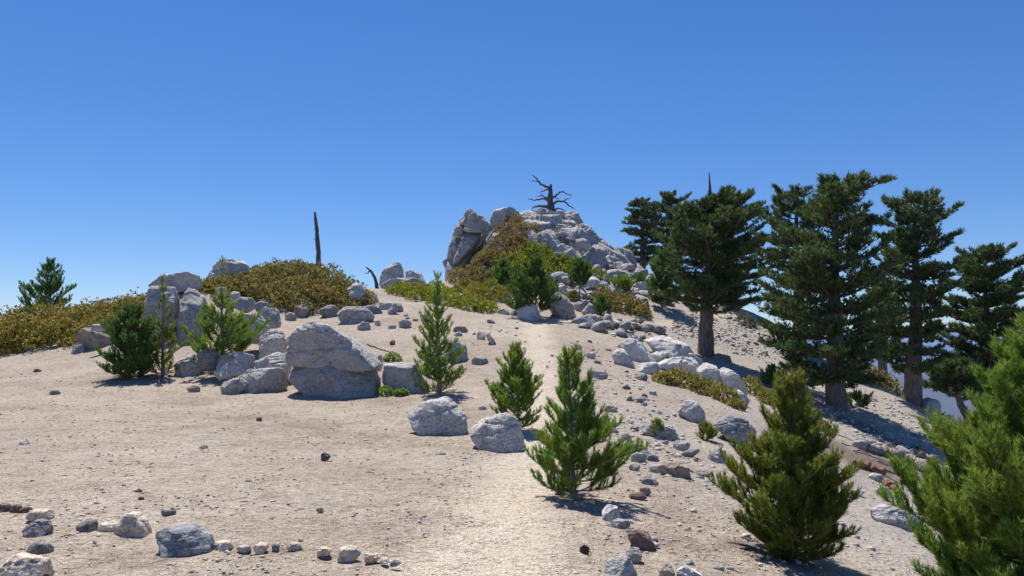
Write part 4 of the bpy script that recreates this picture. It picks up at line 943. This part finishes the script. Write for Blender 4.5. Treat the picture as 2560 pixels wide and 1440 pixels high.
big_tree('small crooked pine bending over the crest under the rightmost pine', 2428, 1080, 32, 905, [(985,60,70),(950,75,75),(925,50,50),(908,20,20)], M_pine, 68, trunk_px=26, tx_px=[(2422,1045),(2400,1010),(2392,970)], limbs=26)
big_tree('blue-green fir right of the outcrop', 1607, 675, 52, 490, [(655,36,36),(620,58,45),(580,52,45),(545,45,42),(515,34,32),(495,10,10)], M_fir, 69, name='fir_tree', cat='fir tree', trunk_px=20, limbs=60, layers=11, upt=.12, droop=-.12, nl=.115)
big_tree('bushy pine right behind the fir', 1672, 695, 53, 478, [(665,35,42),(600,52,55),(545,50,60),(508,42,52),(485,15,22)], M_pine, 70, trunk_px=24, limbs=46)

# ------------------------------------------------------------------ dead wood
def px_line(pl, Y, dy=0):
    n = len(pl); return np.array([P(a, b_, Y + dy * k / max(n - 1, 1)) for k, (a, b_) in enumerate(pl)])
def fine(p, n, rg, w):
    t = np.linspace(0, len(p) - 1, n); q = np.stack([np.interp(t, range(len(p)), p[:, i]) for i in range(3)], 1)
    q[1:-1] += rg.normal(size=(n - 2, 3)) * w; return q
def dead_tree(label, Y, trunk, tr_r, limbs, seed, name='dead_tree', cat='dead tree'):
    rg = np.random.default_rng(seed); s = Y / F
    base = px_line(trunk[:1], Y)[0]; r = root(name, base, label, cat)
    t = Tubes(); p = fine(px_line(trunk, Y), 14, rg, .012) - base
    t.add(p, np.interp(np.linspace(0, 1, 14), np.linspace(0, 1, len(tr_r)), tr_r) * s, 10, .3, seed); link('trunk', t.mesh('trunk'), M_dead, r)
    for pl, r0, dy in limbs:
        t = Tubes(); p = fine(px_line(pl, Y, dy), 4 * len(pl), rg, .018) - base
        t.add(p, np.linspace(r0, max(.6, r0 * .3), len(p)) * s, 7, .22, seed + 1); link('limb', t.mesh('limb'), M_dead, r)
dead_tree('gnarled dead tree with bare limbs on top of the outcrop', 51.0, [(1380,540),(1378,520),(1375,505),(1376,490),(1377,461)], [13, 9.5, 7.5, 6.5, 2.5], [
 ([(1374,470),(1360,464),(1345,454),(1340,444),(1330,438)], 3.6, .5),([(1345,454),(1336,453),(1328,451)], 1.6, .1),([(1373,473),(1360,476),(1349,481)], 2.6, -.8),
 ([(1374,508),(1362,495),(1351,497),(1335,501),(1320,497)], 3.2, -.6),([(1367,494),(1354,489),(1342,491)], 2.2, .9),([(1374,520),(1357,514),(1340,516),(1330,520)], 4.6, -.4),
 ([(1377,499),(1389,489),(1399,480),(1407,479),(1429,490)], 3.2, .4),([(1380,514),(1393,503),(1412,504),(1424,516),(1436,522)], 3.4, -.5),([(1411,504),(1417,497),(1426,494)], 2.0, .1),
 ([(1384,526),(1395,520),(1414,526)], 2.6, -.6),([(1388,490),(1393,496),(1396,500)], 1.6, .2),([(1356,489),(1353,484)], 1.4, 0),([(1407,480),(1408,475)], 1.3, 0)], 81)
dead_tree('tall thin blackened snag standing behind the shrub mound', 41, [(799,720),(797,655),(795,610),(791,565),(787,530)], [7, 5.8, 5.3, 4.2, 2.4], [
 ([(792,600),(785,597)], 1.6, -.1),([(796,625),(788,622)], 1.8, .1),([(790,575),(785,573)], 1.5, 0),([(797,640),(801,637)], 1.5, 0),([(788,548),(784,546)], 1.3, 0),([(795,612),(800,608)], 1.3, .1)], 82, 'dead_snag', 'snag')
dead_tree('short bent dead stem left of the split saddle rock', 40.5, [(944,722),(940,705),(935,690),(926,676),(915,668)], [4.5, 4, 3.4, 2.6, 1.5], [([(926,677),(918,682),(912,684)], 1.5, .1)], 83, 'dead_sapling', 'dead sapling')
def log(label, pl, r0, r1, m, seed, name='fallen_log', cat='log', lift=.5):
    rg = np.random.default_rng(seed); p = np.array([G(*q) for q in pl]); n = 5 * len(pl)
    t = np.linspace(0, len(p) - 1, n); q = np.stack([np.interp(t, range(len(p)), p[:, i]) for i in range(3)], 1)
    q[:, :2] += rg.normal(size=(n, 2)) * r0 * .18; rad = np.linspace(r0, r1, n) * (1 + .2 * rg.normal(size=n)); q[:, 2] = H(q[:, 0], q[:, 1]) + rad * lift
    tb = Tubes(); tb.add(q - p[0], rad, 9, .35, seed); tag(link(name, tb.mesh('log'), m, None, p[0]), label, cat)
log('grey rotten log lying downslope in the shade below the thickest pine', [(2165,1128),(2215,1140),(2265,1160),(2330,1192)], .13, .2, M_log, 91)
log('reddish broken log piece below the grey rotten log', [(2140,1165),(2170,1172),(2205,1184)], .09, .1, M_red, 92)
log('pale log end at the lower end of the rotten log', [(2290,1140),(2330,1155)], .14, .1, M_log, 93)
log('grey log lying behind the thickest pine\'s trunk', [(2100,930),(2150,942)], .28, .3, M_log, 94)
log('thin dead branch on the sandy slope above the largest boulder', [(918,862),(945,872),(975,880)], .03, .015, M_dead, 95, 'dead_branch', 'branch')
log('brown bark slab on the sand beside the largest near pine', [(2215,1215),(2240,1230)], .1, .08, M_red, 96, 'bark_slab', 'bark')
rg = np.random.default_rng(5)
for k, (x, y) in enumerate(zone_pts([(2060,1085),(2150,1080),(2300,1150),(2260,1190),(2120,1150)], 26, rg)):
    L_ = rg.uniform(.25, .8); a = rg.uniform(-.9, .4); t = Tubes(); pts = []
    for j in range(5):
        qx, qy = x + math.cos(a) * L_ * j / 4 + rg.normal() * .02, y + math.sin(a) * L_ * j / 4; pts.append((qx, qy, H(qx, qy)[0] + .015 + .03 * rg.random()))
    pts = np.array(pts); t.add(pts - pts[0], np.linspace(.018, .007, 5), 5, .2, k)
    tag(link('twig', t.mesh('twig'), M_dead if k % 2 else M_log, None, pts[0]), 'dead twig in the litter around the rotten log', 'twig', 'dead twigs around the rotten log')
def cone(px, py, label):
    q = G(px, py); V = []; Fc = []
    for k in range(40):
        t = k / 40; a = k * 2.4; r = .03 * math.sin(math.pi * (t * .85 + .12)); z = .09 * t
        c = np.array([math.cos(a) * r, z - .045, math.sin(a) * r]); o_ = np.array([math.cos(a), .5, math.sin(a)]) * .018; sd = np.array([-math.sin(a), 0, math.cos(a)]) * .012
        b_ = len(V); V += [c - sd - o_ * .5, c + sd - o_ * .5, c + o_]; Fc.append((b_, b_ + 1, b_ + 2))
    tag(link('pine_cone', mk_mesh('cone', np.array(V), np.array(Fc)), M_stem, None, q + [0, 0, .02]), label, 'pine cone')
cone(1462, 1380, 'dark pine cone on the sand left of the red-brown rock')

# ------------------------------------------------------------------ haze over the far valley
def haze():
    m = bpy.data.materials.new('haze_air'); m.use_nodes = True; t = m.node_tree
    t.nodes.remove(t.nodes['Principled BSDF'])
    v = t.nodes.new('ShaderNodeVolumePrincipled'); v.inputs['Color'].default_value = (.42, .6, 1, 1); v.inputs['Density'].default_value = 5e-5
    t.links.new(v.outputs[0], t.nodes['Material Output'].inputs['Volume'])
    bm = bmesh.new(); bmesh.ops.create_cube(bm, size=1); me = bpy.data.meshes.new('haze'); bm.to_mesh(me); bm.free()
    o = link('haze', me, m, None, (0, 0, (-1400 + 14) / 2)); o.scale = (100000, 100000, 1414); o['kind'] = 'stuff'; o['label'] = 'pale blue haze over the far valley'; o['category'] = 'haze'
haze()
# dry litter: needles and bits of twig lying on the sand
rg = np.random.default_rng(808); n = 1500
yy = 4.4 + 15 * rg.random(n) ** 1.5; xx = (rg.random(n) * 1.4 - .7) * yy
keep = (seg_dist(xx, yy, trail) > .6) & (noise(np.stack([xx * .8, yy * .8, 0 * xx + 6], 1)) > -.15 + .35 * rg.random(n)); xx = xx[keep]; yy = yy[keep]; n = len(xx)
a = rg.uniform(0, 6.28, n); ln = .012 + .05 * rg.random(n) ** 2; wd_ = .0025 + .003 * rg.random(n)
dx, dy = np.cos(a) * ln, np.sin(a) * ln; ex, ey = -np.sin(a) * wd_, np.cos(a) * wd_
lv = []
for sx_, sy_, up_ in ((-1, -1, 0), (-1, 1, 0), (1, 0, 0), (0, 0, 1)):
    px_, py_ = xx + sx_ * dx + sy_ * ex, yy + sx_ * dy + sy_ * ey
    lv.append(np.stack([px_, py_, H(px_, py_) + .003 + up_ * (wd_ * 2.2 + .004)], 1))
V = np.stack(lv, 1).reshape(-1, 3); tf = np.array([[0, 1, 3], [1, 2, 3], [2, 0, 3]])
o = link('litter', mk_mesh('litter', V, (tf[None] + 4 * np.arange(n)[:, None, None]).reshape(-1, 3)), M_stem)
o['kind'] = 'stuff'; o['label'] = 'dry needle and twig litter scattered on the sand'; o['category'] = 'litter'
